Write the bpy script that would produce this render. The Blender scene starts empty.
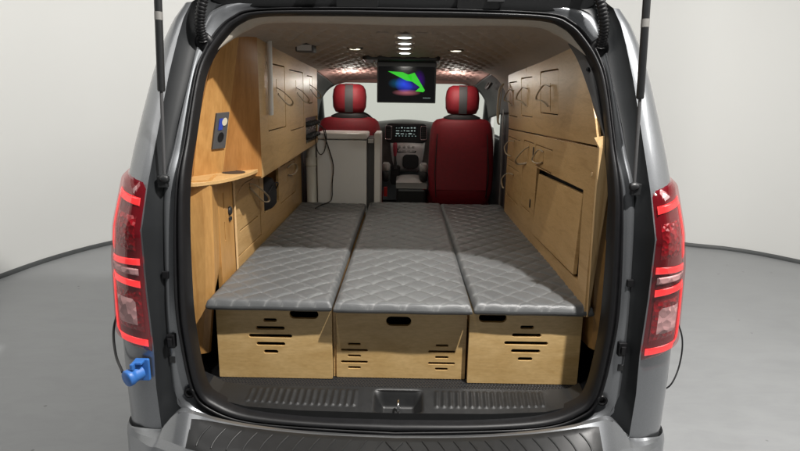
import bpy, bmesh, math, random
from mathutils import Vector, Matrix
from bisect import bisect_right
random.seed(7)
sc = bpy.context.scene
col = sc.collection
R = math.radians

# ------------------------------------------------------------------ materials
def lin(c):
    return tuple(((v/255)/12.92 if v/255 <= .04045 else ((v/255+.055)/1.055)**2.4) for v in c)+(1,)

def new_mat(name):
    m = bpy.data.materials.new(name); m.use_nodes = True
    return m, m.node_tree.nodes, m.node_tree.links, m.node_tree.nodes['Principled BSDF']

def mix_col(n, l, fac, a, b):
    x = n.new('ShaderNodeMix'); x.data_type = 'RGBA'
    l.new(fac, x.inputs[0]); x.inputs[6].default_value = a; x.inputs[7].default_value = b
    return x.outputs[2]

def coords(n, l, scale, kind='Object'):
    tc = n.new('ShaderNodeTexCoord'); mp = n.new('ShaderNodeMapping')
    mp.inputs['Scale'].default_value = scale
    l.new(tc.outputs[kind], mp.inputs['Vector'])
    return mp.outputs[0]

def noise(n, l, vec, scale, detail=4, rough=.5, dist=0):
    t = n.new('ShaderNodeTexNoise'); t.inputs['Scale'].default_value = scale
    t.inputs['Detail'].default_value = detail; t.inputs['Roughness'].default_value = rough
    t.inputs['Distortion'].default_value = dist
    l.new(vec, t.inputs['Vector']); return t.outputs['Fac']

def ramp(n, l, fac, stops):
    r = n.new('ShaderNodeValToRGB'); e = r.color_ramp.elements
    e[0].position, e[0].color = stops[0]; e[1].position, e[1].color = stops[-1]
    for p, c in stops[1:-1]:
        q = e.new(p); q.color = c
    l.new(fac, r.inputs[0]); return r.outputs[0]

def math_node(n, l, op, a, b=None):
    x = n.new('ShaderNodeMath'); x.operation = op
    for i, v in enumerate((a, b)):
        if v is None: continue
        if isinstance(v, (int, float)): x.inputs[i].default_value = v
        else: l.new(v, x.inputs[i])
    return x.outputs[0]

def bump(n, l, h, b, strength, dist=.01):
    x = n.new('ShaderNodeBump'); x.inputs['Strength'].default_value = strength
    x.inputs['Distance'].default_value = dist
    l.new(h, x.inputs['Height']); l.new(x.outputs[0], b.inputs['Normal'])

def plain(name, rgb, rough=.5, metal=0, var=.12, bumpk=0, scale=30, coat=0, spec=.5):
    m, n, l, b = new_mat(name)
    v = coords(n, l, (1, 1, 1))
    f = noise(n, l, v, scale, 5, .6)
    lo = tuple(c*(1-var) for c in rgb)+(1,); hi = tuple(min(1, c*(1+var)) for c in rgb)+(1,)
    l.new(mix_col(n, l, f, lo, hi), b.inputs['Base Color'])
    rr = math_node(n, l, 'MULTIPLY_ADD', f, .16); rr.node.inputs[2].default_value = max(.02, rough-.08)
    l.new(rr, b.inputs['Roughness'])
    b.inputs['Metallic'].default_value = metal
    b.inputs['Coat Weight'].default_value = coat; b.inputs['Coat Roughness'].default_value = .06
    b.inputs['Specular IOR Level'].default_value = spec
    if bumpk: bump(n, l, noise(n, l, v, scale*6, 3), b, bumpk, .002)
    return m

def wood(name, light, dark, stretch=(2.2, 2.2, 16), rough=.42, knots=0):
    m, n, l, b = new_mat(name)
    v = coords(n, l, stretch)
    f1 = noise(n, l, v, 1.6, 5, .62, 1.2)
    f2 = noise(n, l, coords(n, l, tuple(s*4 for s in stretch)), 4, 3, .6)
    f3 = noise(n, l, coords(n, l, (1, 1, 1)), 3.2, 3, .5)
    c1 = ramp(n, l, f1, [(.34, dark+(1,)), (.50, tuple((a+2*c)/3 for a, c in zip(dark, light))+(1,)), (.72, light+(1,))])
    x = n.new('ShaderNodeMix'); x.data_type = 'RGBA'; x.blend_type = 'MULTIPLY'
    x.inputs[0].default_value = .45
    l.new(c1, x.inputs[6]); l.new(ramp(n, l, f2, [(.35, (.74, .70, .62, 1)), (.62, (1, 1, 1, 1))]), x.inputs[7])
    y = n.new('ShaderNodeMix'); y.data_type = 'RGBA'; y.blend_type = 'MULTIPLY'
    y.inputs[0].default_value = .6
    l.new(x.outputs[2], y.inputs[6]); l.new(ramp(n, l, f3, [(.3, (.80, .77, .74, 1)), (.68, (1.0, 1.0, 1.0, 1))]), y.inputs[7])
    l.new(y.outputs[2], b.inputs['Base Color'])
    b.inputs['Roughness'].default_value = rough
    b.inputs['Coat Weight'].default_value = .12; b.inputs['Coat Roughness'].default_value = .3
    bump(n, l, f2, b, .10, .002)
    return m

M = {}
M['ply'] = wood('beech_ply', (.58, .375, .165), (.46, .28, .11))
M['ply_box'] = wood('birch_ply', (.72, .505, .235), (.60, .395, .16), (2.0, 2.0, 7), .38)
M['ply_warm'] = wood('varnished_ply', (.42, .20, .062), (.31, .135, .035), (9, 9, 1.3), .36)  # wood colour carries the orange of bounced light
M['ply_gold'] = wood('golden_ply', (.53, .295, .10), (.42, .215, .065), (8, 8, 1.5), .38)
M['ply_edge'] = wood('ply_edge', (.74, .52, .27), (.50, .31, .13), (30, 30, 1.2), .5)
M['strap'] = plain('pale_leather', (.42, .34, .24), .6, var=.2)
M['trim_black'] = plain('black_plastic', (.018, .019, .02), .42, bumpk=.15, scale=60)
M['rubber'] = plain('seal_rubber', (.008, .008, .009), .42, var=.2, spec=.35)
M['sill'] = plain('sill_plastic', (.013, .0135, .014), .42, bumpk=.12, scale=50)
M['dark_trim'] = plain('dark_grey_trim', (.06, .06, .062), .55, bumpk=.2, scale=60)
M['grey_trim'] = plain('grey_trim', (.17, .165, .155), .55, bumpk=.15, scale=50)
M['beige'] = plain('beige_headliner_edge', (.40, .365, .31), .85, bumpk=.25, scale=80)
M['white'] = plain('white_plastic', (.82, .81, .78), .4, var=.03)
M['pipe'] = plain('ivory_pipe', (.66, .64, .57), .38, var=.05)
M['fridge'] = plain('off_white_panel', (.83, .84, .83), .35, var=.02, scale=8)
M['chrome'] = plain('bright_metal', (.75, .75, .76), .18, 1, var=.05)
M['silver'] = plain('silver_plastic', (.55, .55, .54), .38, .2, var=.06)
M['light_silver'] = plain('light_silver_plastic', (.80, .80, .79), .35, .1, var=.05)
M['red'] = plain('red_seat_cover', (.21, .006, .014), .6, var=.3, bumpk=.4, scale=45)
M['seat_black'] = plain('black_seat_cover', (.012, .012, .013), .6, var=.3, bumpk=.3, scale=60)
M['seat_grey'] = plain('grey_seat_stripe', (.05, .05, .052), .7, var=.2, bumpk=.3, scale=90)
M['grey_fabric'] = plain('grey_armrest', (.36, .36, .35), .75, var=.1, bumpk=.3, scale=90)
M['pink'] = plain('rose_beige_visor', (.42, .25, .22), .8, var=.1, bumpk=.2, scale=60)  # visor colour holds red light bounced off the seats
M['blue'] = plain('sky_blue_plastic', (.035, .15, .46), .42, var=.15)
M['black_cable'] = plain('cable_rubber', (.01, .01, .011), .45)
M['bag'] = plain('black_cloth', (.012, .012, .016), .8, bumpk=.5, scale=40)
M['tyre'] = plain('tyre_rubber', (.02, .02, .02), .8, bumpk=.3, scale=40)
M['buckle'] = plain('red_buckle', (.5, .02, .02), .4)
M['knob_pink'] = plain('red_gear_knob', (.45, .06, .09), .35)

def paint():
    m, n, l, b = new_mat('grey_metallic_paint')
    v = coords(n, l, (1, 1, 1))
    fl = n.new('ShaderNodeTexVoronoi'); fl.inputs['Scale'].default_value = 900
    l.new(v, fl.inputs['Vector'])
    dirt = noise(n, l, v, 7, 6, .65)
    c = mix_col(n, l, math_node(n, l, 'MULTIPLY', fl.outputs['Color'], .5), (.20, .21, .222, 1), (.31, .32, .335, 1))
    l.new(c, b.inputs['Base Color'])
    b.inputs['Metallic'].default_value = .72
    rr = math_node(n, l, 'MULTIPLY_ADD', dirt, .16); rr.node.inputs[2].default_value = .26
    l.new(rr, b.inputs['Roughness'])
    b.inputs['Coat Weight'].default_value = .7; b.inputs['Coat Roughness'].default_value = .08
    return m
M['paint'] = paint()
M['jamb_dark'] = plain('dark_jamb_paint', (.016, .0175, .019), .5, .0, var=.2, scale=9, spec=.3)  # nearly black, much darker than the body colour

def leather():
    m, n, l, b = new_mat('grey_quilted_leatherette')
    v = coords(n, l, (1, 1, 1))
    f = noise(n, l, v, 14, 5, .6)
    base = mix_col(n, l, f, (.090, .094, .096, 1), (.122, .126, .128, 1))
    at = n.new('ShaderNodeAttribute'); at.attribute_name = 'seam'
    st = n.new('ShaderNodeMix'); st.data_type = 'RGBA'; st.inputs[7].default_value = (.30, .30, .295, 1)
    l.new(math_node(n, l, 'MULTIPLY', at.outputs['Fac'], .42), st.inputs[0]); l.new(base, st.inputs[6])
    l.new(st.outputs[2], b.inputs['Base Color'])
    rr = math_node(n, l, 'MULTIPLY_ADD', f, .14); rr.node.inputs[2].default_value = .27
    l.new(rr, b.inputs['Roughness'])
    bump(n, l, math_node(n, l, 'ADD', noise(n, l, v, 420, 2), math_node(n, l, 'MULTIPLY', noise(n, l, v, 32, 4), 1.5)), b, .22, .004)
    return m
M['leather'] = leather()

def diamond(n, l, pitch, w):
    """1 on the stitch lines of a diamond quilt in the XY plane."""
    tc = n.new('ShaderNodeTexCoord'); s = n.new('ShaderNodeSeparateXYZ')
    l.new(tc.outputs['Object'], s.inputs[0])
    out = None
    for op in ('ADD', 'SUBTRACT'):
        a = math_node(n, l, 'DIVIDE', math_node(n, l, op, s.outputs[0], s.outputs[1]), pitch)
        a = math_node(n, l, 'ABSOLUTE', math_node(n, l, 'SUBTRACT', math_node(n, l, 'FRACT', a), .5))
        out = a if out is None else math_node(n, l, 'MINIMUM', out, a)
    return math_node(n, l, 'MINIMUM', math_node(n, l, 'DIVIDE', out, w), 1.0)

def headliner_mat(name, rgb, strength):
    m, n, l, b = new_mat(name)
    f = noise(n, l, coords(n, l, (1, 1, 1)), 40, 4)
    l.new(mix_col(n, l, f, tuple(c*.88 for c in rgb)+(1,), tuple(c*1.1 for c in rgb)+(1,)), b.inputs['Base Color'])
    b.inputs['Roughness'].default_value = .62
    bump(n, l, noise(n, l, coords(n, l, (1, 1, 1)), 160, 3), b, strength*.4, .003)
    return m
M['headliner'] = headliner_mat('quilted_headliner', (.30, .255, .21), .7)
M['headliner_rose'] = headliner_mat('rose_quilted_headliner', (.52, .31, .275), .8)  # pink of light bouncing off the red seats, put into the base colour

def mat_dots():
    m, n, l, b = new_mat('dotted_rubber_mat')
    tc = n.new('ShaderNodeTexCoord'); s = n.new('ShaderNodeSeparateXYZ'); l.new(tc.outputs['Object'], s.inputs[0])
    hs = []
    for o in (s.outputs[0], s.outputs[1]):
        a = math_node(n, l, 'FRACT', math_node(n, l, 'DIVIDE', o, .012))
        hs.append(math_node(n, l, 'ABSOLUTE', math_node(n, l, 'SUBTRACT', a, .5)))
    d = math_node(n, l, 'MAXIMUM', hs[0], hs[1])
    h = math_node(n, l, 'GREATER_THAN', .33, d)
    b.inputs['Base Color'].default_value = (.022, .022, .023, 1); b.inputs['Roughness'].default_value = .36
    bump(n, l, h, b, .9, .004)
    return m
M['mat'] = mat_dots()

def floor_mat():
    m, n, l, b = new_mat('studio_floor_paint')
    v = coords(n, l, (1, 1, 1))
    f = noise(n, l, v, .9, 6, .6, .4); g = noise(n, l, coords(n, l, (.6, 1.6, 1)), 5, 6, .7, .6)
    c = mix_col(n, l, f, (.255, .262, .268, 1), (.315, .322, .326, 1))
    x = n.new('ShaderNodeMix'); x.data_type = 'RGBA'; x.blend_type = 'MULTIPLY'; x.inputs[0].default_value = .5
    l.new(c, x.inputs[6]); l.new(ramp(n, l, g, [(.36, (.80, .80, .81, 1)), (.6, (1, 1, 1, 1))]), x.inputs[7])
    sp = n.new('ShaderNodeTexVoronoi'); sp.inputs['Scale'].default_value = 5.5; l.new(v, sp.inputs['Vector'])
    y = n.new('ShaderNodeMix'); y.data_type = 'RGBA'; y.blend_type = 'MULTIPLY'; y.inputs[0].default_value = 1
    l.new(x.outputs[2], y.inputs[6])
    l.new(ramp(n, l, sp.outputs['Distance'], [(.035, (.55, .54, .52, 1)), (.06, (1, 1, 1, 1))]), y.inputs[7])
    l.new(y.outputs[2], b.inputs['Base Color'])
    rr = math_node(n, l, 'MULTIPLY_ADD', g, .25); rr.node.inputs[2].default_value = .28
    l.new(rr, b.inputs['Roughness'])
    bump(n, l, g, b, .04, .01)
    return m
M['floor'] = floor_mat()
M['wall'] = plain('studio_wall_paint', (.80, .80, .775), .7, var=.015, scale=1.2)
M['skirting'] = plain('dark_skirting', (.075, .08, .08), .5, var=.2)

def glass(name, tint, alpha_fac, rough=.02):
    m = bpy.data.materials.new(name); m.use_nodes = True
    n, l = m.node_tree.nodes, m.node_tree.links
    n.remove(n['Principled BSDF']); out = n['Material Output']
    t = n.new('ShaderNodeBsdfTransparent'); t.inputs[0].default_value = tint+(1,)
    g = n.new('ShaderNodeBsdfGlossy'); g.inputs['Roughness'].default_value = rough
    v = n.new('ShaderNodeTexNoise'); v.inputs['Scale'].default_value = 3
    mp = n.new('ShaderNodeMath'); mp.operation = 'MULTIPLY_ADD'; mp.inputs[1].default_value = .03; mp.inputs[2].default_value = alpha_fac
    l.new(v.outputs['Fac'], mp.inputs[0])
    x = n.new('ShaderNodeMixShader'); l.new(mp.outputs[0], x.inputs[0])
    l.new(t.outputs[0], x.inputs[1]); l.new(g.outputs[0], x.inputs[2]); l.new(x.outputs[0], out.inputs[0])
    return m
M['glass'] = glass('clear_glass', (.86, .90, .86), .04)
M['lens_cover'] = glass('clear_red_cover', (.97, .76, .76), .06, .03)
M['dark_glass'] = plain('privacy_glass', (.012, .013, .014), .06, var=.05, coat=.5)

def lens(name, rgb, rough=.12, em=0, emc=None, ribs=0, cells=0):
    m, n, l, b = new_mat(name)
    v = coords(n, l, (1, 1, 1)); f = noise(n, l, v, 25, 3)
    l.new(mix_col(n, l, f, tuple(c*.7 for c in rgb)+(1,), tuple(min(1, c*1.25) for c in rgb)+(1,)), b.inputs['Base Color'])
    b.inputs['Roughness'].default_value = rough; b.inputs['Coat Weight'].default_value = 1; b.inputs['Coat Roughness'].default_value = .03
    if em:
        e = emc or rgb
        l.new(mix_col(n, l, noise(n, l, v, 16, 2), tuple(c*.5 for c in e)+(1,), tuple(c*1.15 for c in e)+(1,)), b.inputs['Emission Color']); b.inputs['Emission Strength'].default_value = em
    if cells:
        w = n.new('ShaderNodeTexVoronoi'); w.inputs['Scale'].default_value = cells
        l.new(v, w.inputs['Vector']); bump(n, l, w.outputs['Distance'], b, .6, .006)
        l.new(mix_col(n, l, w.outputs['Color'], tuple(c*.35 for c in rgb)+(1,), tuple(min(1, c*1.5) for c in rgb)+(1,)), b.inputs['Base Color'])
    if ribs:
        w = n.new('ShaderNodeTexWave'); w.inputs['Scale'].default_value = ribs; w.bands_direction = 'Z'
        l.new(v, w.inputs['Vector']); bump(n, l, w.outputs['Fac'], b, .5, .004)
    return m
M['lens'] = lens('dark_red_lens', (.12, .004, .010))
M['lens_mid'] = lens('red_lens', (.22, .006, .014), cells=70)
M['light_bar'] = lens('lit_red_light_bar', (.55, .03, .03), .15, 1.15, (.95, .045, .05))
M['reverse'] = lens('clear_lamp', (.55, .50, .50), .12, cells=38)

def emit(name, rgb, s):
    m, n, l, b = new_mat(name)
    f = noise(n, l, coords(n, l, (1, 1, 1)), 30, 2)
    b.inputs['Base Color'].default_value = tuple(c*.12 for c in rgb)+(1,)
    l.new(mix_col(n, l, f, tuple(c*.96 for c in rgb)+(1,), rgb+(1,)), b.inputs['Emission Color'])
    b.inputs['Emission Strength'].default_value = s
    return m
M['led'] = emit('lit_led', (.93, 1.0, .93), 4.5)
M['led_warm'] = emit('lit_warm_led', (1.0, .95, .72), 2.2)
M['led_dim'] = emit('dim_led', (1.0, .95, .85), .5)
M['led_blue'] = emit('lit_blue_led', (.05, .12, .8), .35)
M['led_pale'] = emit('lit_pale_led', (1.0, .90, .66), .55)
M['icon'] = emit('lit_icons', (.72, .9, .84), .32)
M['icon_dim'] = emit('lit_dim_icons', (.5, .7, .66), .35)
M['green'] = emit('lit_green', (.03, .60, .02), .9)

def monitor_mat():
    m, n, l, b = new_mat('lit_monitor_picture')
    b.inputs['Base Color'].default_value = (.01, .01, .012, 1); b.inputs['Roughness'].default_value = .12
    tc = n.new('ShaderNodeTexCoord')
    tot = None
    for (x, y, rx, ry, rgb, k) in ((.46, .50, .17, .24, (.03, .08, .95), .75), (.33, .52, .16, .16, (.0, .16, .32), .35),
                                   (.72, .60, .12, .32, (.10, .0, .38), .4), (.50, .26, .26, .10, (.42, .12, .15), .9),
                                   (.58, .42, .14, .14, (.02, .04, .45), .6)):
        mp = n.new('ShaderNodeMapping'); mp.vector_type = 'POINT'
        mp.inputs['Location'].default_value = (-x/rx, 0, -y/ry); mp.inputs['Scale'].default_value = (1/rx, 0, 1/ry)
        l.new(tc.outputs['Generated'], mp.inputs['Vector'])
        g = n.new('ShaderNodeTexGradient'); g.gradient_type = 'SPHERICAL'; l.new(mp.outputs[0], g.inputs['Vector'])
        x_ = n.new('ShaderNodeVectorMath'); x_.operation = 'SCALE'; x_.inputs[0].default_value = tuple(c*k for c in rgb)
        l.new(g.outputs['Fac'], x_.inputs['Scale'])
        if tot is None: tot = x_.outputs[0]
        else:
            a = n.new('ShaderNodeVectorMath'); a.operation = 'ADD'; l.new(tot, a.inputs[0]); l.new(x_.outputs[0], a.inputs[1]); tot = a.outputs[0]
    l.new(tot, b.inputs['Emission Color']); b.inputs['Emission Strength'].default_value = 1
    return m
M['monitor'] = monitor_mat()

# ------------------------------------------------------------------ mesh helpers
class MB:
    def __init__(s): s.v = []; s.f = []; s.sm = []
    def add(s, vs, fs, smooth=False):
        o = len(s.v); s.v += [tuple(p) for p in vs]
        s.f += [tuple(i+o for i in f) for f in fs]; s.sm += [smooth]*len(fs)
        return s
    def box(s, x0, x1, y0, y1, z0, z1):
        v = [(x, y, z) for z in (z0, z1) for y in (y0, y1) for x in (x0, x1)]
        return s.add(v, [(0, 2, 3, 1), (4, 5, 7, 6), (0, 1, 5, 4), (2, 6, 7, 3), (0, 4, 6, 2), (1, 3, 7, 5)])
    def grid(s, rows, smooth=True, closed_u=False, closed_v=False, flip=False):
        n, m = len(rows), len(rows[0]); fs = []
        for i in range(n if closed_u else n-1):
            for j in range(m if closed_v else m-1):
                a, b, c, d = i*m+j, i*m+(j+1) % m, ((i+1) % n)*m+(j+1) % m, ((i+1) % n)*m+j
                fs.append((a, d, c, b) if flip else (a, b, c, d))
        return s.add([p for r in rows for p in r], fs, smooth)
    def tube(s, pts, r, n=10, caps=True, flat=None):
        pts = [Vector(p) for p in pts]; rows = []
        prev = None
        for i, p in enumerate(pts):
            t = (pts[min(i+1, len(pts)-1)]-pts[max(i-1, 0)]).normalized()
            if prev is None:
                ref = Vector((0, 0, 1)) if abs(t.z) < .9 else Vector((1, 0, 0))
                a = t.cross(ref).normalized()
            else:
                a = (prev-t*prev.dot(t)).normalized()
            prev = a; b = t.cross(a)
            rr = r[i] if isinstance(r, (list, tuple)) else r
            k = flat if flat else 1
            rows.append([p+a*math.cos(2*math.pi*j/n)*rr+b*math.sin(2*math.pi*j/n)*rr*k for j in range(n)])
        s.grid(rows, True, False, True)
        if caps:
            s.add(rows[0], [tuple(range(n))]); s.add(rows[-1], [tuple(reversed(range(n)))])
        return s
    def lathe(s, prof, c, axis='z', n=24):
        rows = []
        for (r, h) in prof:
            row = []
            for j in range(n):
                a = 2*math.pi*j/n; p, q = r*math.cos(a), r*math.sin(a)
                if axis == 'z': row.append((c[0]+p, c[1]+q, c[2]+h))
                elif axis == 'x': row.append((c[0]+h, c[1]+p, c[2]+q))
                else: row.append((c[0]+p, c[1]+h, c[2]+q))
            rows.append(row)
        s.grid(rows, True, False, True)
        if prof[0][0] > 0: s.add(rows[0], [tuple(range(n))])
        if prof[-1][0] > 0: s.add(rows[-1], [tuple(range(n))])
        return s

def catmull(pts, n):
    """n points evenly spread over a Catmull-Rom curve through pts, by control-point index."""
    P = [Vector(p) for p in pts]; out = []
    for i in range(n):
        u = i/(n-1)*(len(P)-1); k = min(int(u), len(P)-2); t = u-k
        p1, p2 = P[k], P[k+1]; p0 = P[k-1] if k else p1*2-p2; p3 = P[k+2] if k+2 < len(P) else p2*2-p1
        out.append(.5*((2*p1)+(p2-p0)*t+(2*p0-5*p1+4*p2-p3)*t*t+(3*p1-p0-3*p2+p3)*t**3))
    return out

def arc_resample(pts, n):
    P = catmull(pts, max(200, n*6)); d = [0]
    for a, b in zip(P, P[1:]): d.append(d[-1]+(b-a).length)
    out = []
    for i in range(n):
        t = d[-1]*i/(n-1); k = min(max(bisect_right(d, t)-1, 0), len(P)-2)
        w = (t-d[k])/max(1e-9, d[k+1]-d[k]); out.append(P[k].lerp(P[k+1], w))
    return out

def interp(x, xs, ys):
    if x <= xs[0]: return ys[0]
    if x >= xs[-1]: return ys[-1]
    k = bisect_right(xs, x)-1; t = (x-xs[k])/(xs[k+1]-xs[k])
    return ys[k]+(ys[k+1]-ys[k])*t

def rrect(u0, u1, v0, v1, r, n=5):
    r = min(r, (u1-u0)/2-1e-5, (v1-v0)/2-1e-5); out = []
    for cu, cv, a0 in ((u1-r, v0+r, -90), (u1-r, v1-r, 0), (u0+r, v1-r, 90), (u0+r, v0+r, 180)):
        for k in range(n+1):
            a = R(a0+90*k/n); out.append((cu+r*math.cos(a), cv+r*math.sin(a)))
    return out

def plate(mb, outer, holes, thick, fn, bev=.0012):
    """A flat sheet with real holes: local (u, v, w) with w across the thickness, mapped to the scene by fn."""
    cu = bpy.data.curves.new('sheet', 'CURVE'); cu.dimensions = '2D'; cu.fill_mode = 'BOTH'
    cu.extrude = thick/2-bev; cu.bevel_depth = bev; cu.bevel_resolution = 1; cu.offset = -bev
    for loop in [outer]+list(holes):
        sp = cu.splines.new('POLY'); sp.points.add(len(loop)-1); sp.use_cyclic_u = True
        for p, q in zip(sp.points, loop): p.co = (q[0], q[1], 0, 1)
    ob = bpy.data.objects.new('sheet', cu); col.objects.link(ob)
    dg = bpy.context.evaluated_depsgraph_get(); dg.update()
    me = bpy.data.meshes.new_from_object(ob.evaluated_get(dg))
    mb.add([fn(*v.co) for v in me.vertices], [tuple(p.vertices) for p in me.polygons])
    bpy.data.objects.remove(ob); bpy.data.curves.remove(cu); bpy.data.meshes.remove(me)
    return mb

def origin(o):
    p = Vector((0, 0, 0))
    while o is not None: p += o.location; o = o.parent
    return p

def obj(name, mb, mat, parent=None, loc=None, bevel=0, label=None, cat=None, group=None, kind=None, weld=False, solid=0):
    """One mesh object; the vertices are given in scene metres."""
    base = origin(parent) if parent else Vector((0, 0, 0))
    here = Vector(loc) if loc else base
    me = bpy.data.meshes.new(name)
    me.from_pydata([tuple(Vector(v)-here) for v in mb.v], [], mb.f)
    for p, s in zip(me.polygons, mb.sm): p.use_smooth = s
    bm = bmesh.new(); bm.from_mesh(me)
    if weld: bmesh.ops.remove_doubles(bm, verts=bm.verts, dist=1e-5)
    bmesh.ops.recalc_face_normals(bm, faces=bm.faces)
    bm.to_mesh(me); bm.free()
    me.materials.append(mat)
    o = bpy.data.objects.new(name, me); col.objects.link(o)
    o.location = here-base
    if parent: o.parent = parent
    if solid:
        s = o.modifiers.new('thickness', 'SOLIDIFY'); s.thickness = solid; s.offset = -1
    if bevel:
        b = o.modifiers.new('soft_edges', 'BEVEL'); b.width = bevel; b.segments = 2; b.limit_method = 'ANGLE'; b.angle_limit = R(40)
    if label: o['label'] = label
    if cat: o['category'] = cat
    if group: o['group'] = group
    if kind: o['kind'] = kind
    return o

def thing(name, label, cat, loc, group=None):
    o = bpy.data.objects.new(name, None); col.objects.link(o)
    o.empty_display_size = .1
    o.location = loc; o['label'] = label; o['category'] = cat
    if group: o['group'] = group
    return o

def mir(p): return (-p[0], p[1], p[2])
# mapping functions of flat sheets
def FX(x): return lambda u, v, w: (x+w, u, v)          # sheet across X: u = Y, v = Z
def FY(y): return lambda u, v, w: (u, y+w, v)          # sheet across Y: u = X, v = Z
def FZ(z): return lambda u, v, w: (u, v, z+w)

# ------------------------------------------------------------------ the studio
fl = MB(); n = 96
ring = [(16*math.cos(2*math.pi*i/n), 1+16*math.sin(2*math.pi*i/n), 0) for i in range(n)]
fl.add(ring, [tuple(range(n))])
obj('floor', fl, M['floor'], kind='structure')
WP = [(-3.58, -1.1), (-3.63, 0), (-3.62, .9), (-3.60, 1.6), (-3.53, 2.3), (-3.47, 2.75), (-3.35, 3.4), (-3.07, 4.03), (-2.4, 4.9), (-1.3, 5.65), (0, 5.95), (1.4, 5.75), (2.4, 5.15), (3.08, 4.42), (3.6, 4.17), (3.98, 3.78), (4.35, 3.1), (4.5, 2.2), (4.5, .8), (4.5, -1.2), (4.4, -2.6)]
wp = arc_resample([(x, y, 0) for x, y in WP], 120)
wl = MB(); wl.grid([[(p.x, p.y, z) for p in wp] for z in (.0, 1.2, 2.4, 3.6)])
obj('wall', wl, M['wall'], kind='structure')
sk = MB(); rows = []
for z, off in ((0.002, .012), (.036, .012), (.042, .002)):
    row = []
    for i, p in enumerate(wp):
        t = (wp[min(i+1, len(wp)-1)]-wp[max(i-1, 0)]).normalized(); nrm = Vector((t.y, -t.x, 0))
        row.append(p+nrm*off+Vector((0, 0, z)))
    rows.append(row)
sk.grid(rows); obj('skirting', sk, M['skirting'], kind='structure')

# ------------------------------------------------------------------ the van
van = thing('van', 'grey van with its tailgate open and a wooden camper interior', 'van', (0, 1.6, 0))

R0 = [(0, .03, .437), (.30, .03, .443), (.53, .03, .466), (.64, .03, .508), (.692, .03, .565), (.717, .03, .73), (.724, .03, .92), (.722, .064, 1.26), (.715, .17, 1.49), (.702, .23, 1.64), (.679, .27, 1.722), (.634, .30, 1.793), (.585, .32, 1.843), (.50, .333, 1.87), (.25, .335, 1.876), (0, .335, 1.876)]
R1 = [(0, 0, .398), (.31, 0, .413), (.54, 0, .432), (.668, 0, .478), (.728, 0, .55), (.757, 0, .73), (.765, 0, .93), (.757, .049, 1.266), (.742, .115, 1.42), (.722, .21, 1.65), (.700, .247, 1.74), (.662, .28, 1.815), (.61, .30, 1.864), (.53, .312, 1.893), (.25, .317, 1.904), (0, .317, 1.905)]
R2 = [(0, -.045, .398), (.35, -.045, .415), (.60, -.04, .447), (.755, -.02, .492), (.797, 0, .57), (.802, .005, .75), (.800, .01, .93), (.797, .055, 1.266), (.779, .12, 1.42), (.744, .215, 1.65), (.727, .26, 1.76), (.708, .29, 1.835), (.67, .31, 1.89), (.55, .325, 1.922), (.25, .33, 1.935), (0, .33, 1.937)]
N = 141
def half_to_full(ring, n=N):
    h = catmull(ring, n); left = [Vector(mir(p)) for p in h[1:-1]]
    return h+list(reversed(left))          # closed loop: bottom centre, up the right, top centre, down the left
r0, r1, r2 = (half_to_full(r) for r in (R0, R1, R2))
def between(a, b, t, dy=0, push=0):
    out = []
    for p, q in zip(a, b):
        v = p.lerp(q, t); v.y += dy; out.append(v)
    return out
# rubber weatherstrip with a bulb and a lip
ws = MB(); ws.grid([between(r0, r1, t, dy) for t, dy in ((-.02, .03), (0, 0), (.12, -.018), (.34, -.030), (.55, -.022), (.62, -.004), (.70, -.016), (.86, -.018), (.98, -.004), (1.0, .01))], True, False, True)
obj('weatherstrip', ws, M['rubber'], van)
# painted jamb between weatherstrip and outer skin
# outer edge ring of the opening
R3Z = [.35, .44, .60, .75, .95, 1.155, 1.305, 1.5, 1.66, 1.78, 1.85, 1.907]
R3X = [.825, .826, .833, .829, .835, .836, .830, .812, .794, .775, .76, .738]
R3Y = [-.05, -.05, -.05, -.05, -.05, -.048, .015, .10, .163, .212, .24, .268]
R4Z = [.28, .45, .62, .80, 1.04, 1.18, 1.33, 1.41, 1.53, 1.66, 1.77, 1.85, 1.93]
R4X = [.985, .992, .994, .992, .982, .965, .948, .940, .922, .900, .872, .838, .785]
R4Y = [.10, .10, .10, .10, .10, .112, .172, .208, .26, .32, .36, .39, .425]
def S(u, z, off=0):
    """point on the right rear corner of the body: u = 0 at the gate opening, u = 1 on the flank."""
    a = Vector((interp(z, R3Z, R3X), interp(z, R3Z, R3Y), z)); b = Vector((interp(z, R4Z, R4X), interp(z, R4Z, R4Y), z))
    c = Vector((b.x-.012, a.y+.012, z))
    p = a*(1-u)**2+c*2*u*(1-u)+b*u*u
    if off:
        t = ((c-a)*(2*(1-u))+(b-c)*2*u); nrm = Vector((t.y, -t.x, 0)).normalized(); p = p+nrm*off
    return p
zs = [.40+(1.907-.40)*i/60 for i in range(61)]
jm = MB()
R3 = [(.826, -.05, .44), (.833, -.05, .60), (.829, -.05, .75), (.835, -.05, .95), (.830, .015, 1.305), (.812, .10, 1.5), (.794, .163, 1.66), (.775, .212, 1.78), (.738, .268, 1.907), (.68, .30, 1.95), (.55, .325, 1.966), (.25, .335, 1.974), (0, .336, 1.976)]
R2u = [(.755, -.02, .492), (.797, 0, .57), (.802, .005, .75), (.800, .01, .93), (.797, .055, 1.266), (.768, .15, 1.5), (.744, .215, 1.65), (.727, .26, 1.76), (.705, .293, 1.84), (.66, .313, 1.90), (.55, .325, 1.922), (.25, .33, 1.935), (0, .33, 1.937)]
jr1 = [p for p in half_to_full(R1)]
jm.grid([between(r1, r2, t, dy) for t, dy in ((-.15, .016), (.1, .010), (.35, .004), (.6, -.004), (.85, -.005), (1, 0))], True, False, True)
obj('jamb', jm, M['paint'], van)
jm = MB()
R2Z = [p[2] for p in R2u]; R2XX = [p[0] for p in R2u]; R2YY = [p[1] for p in R2u]
c3, c2 = [], []
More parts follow.
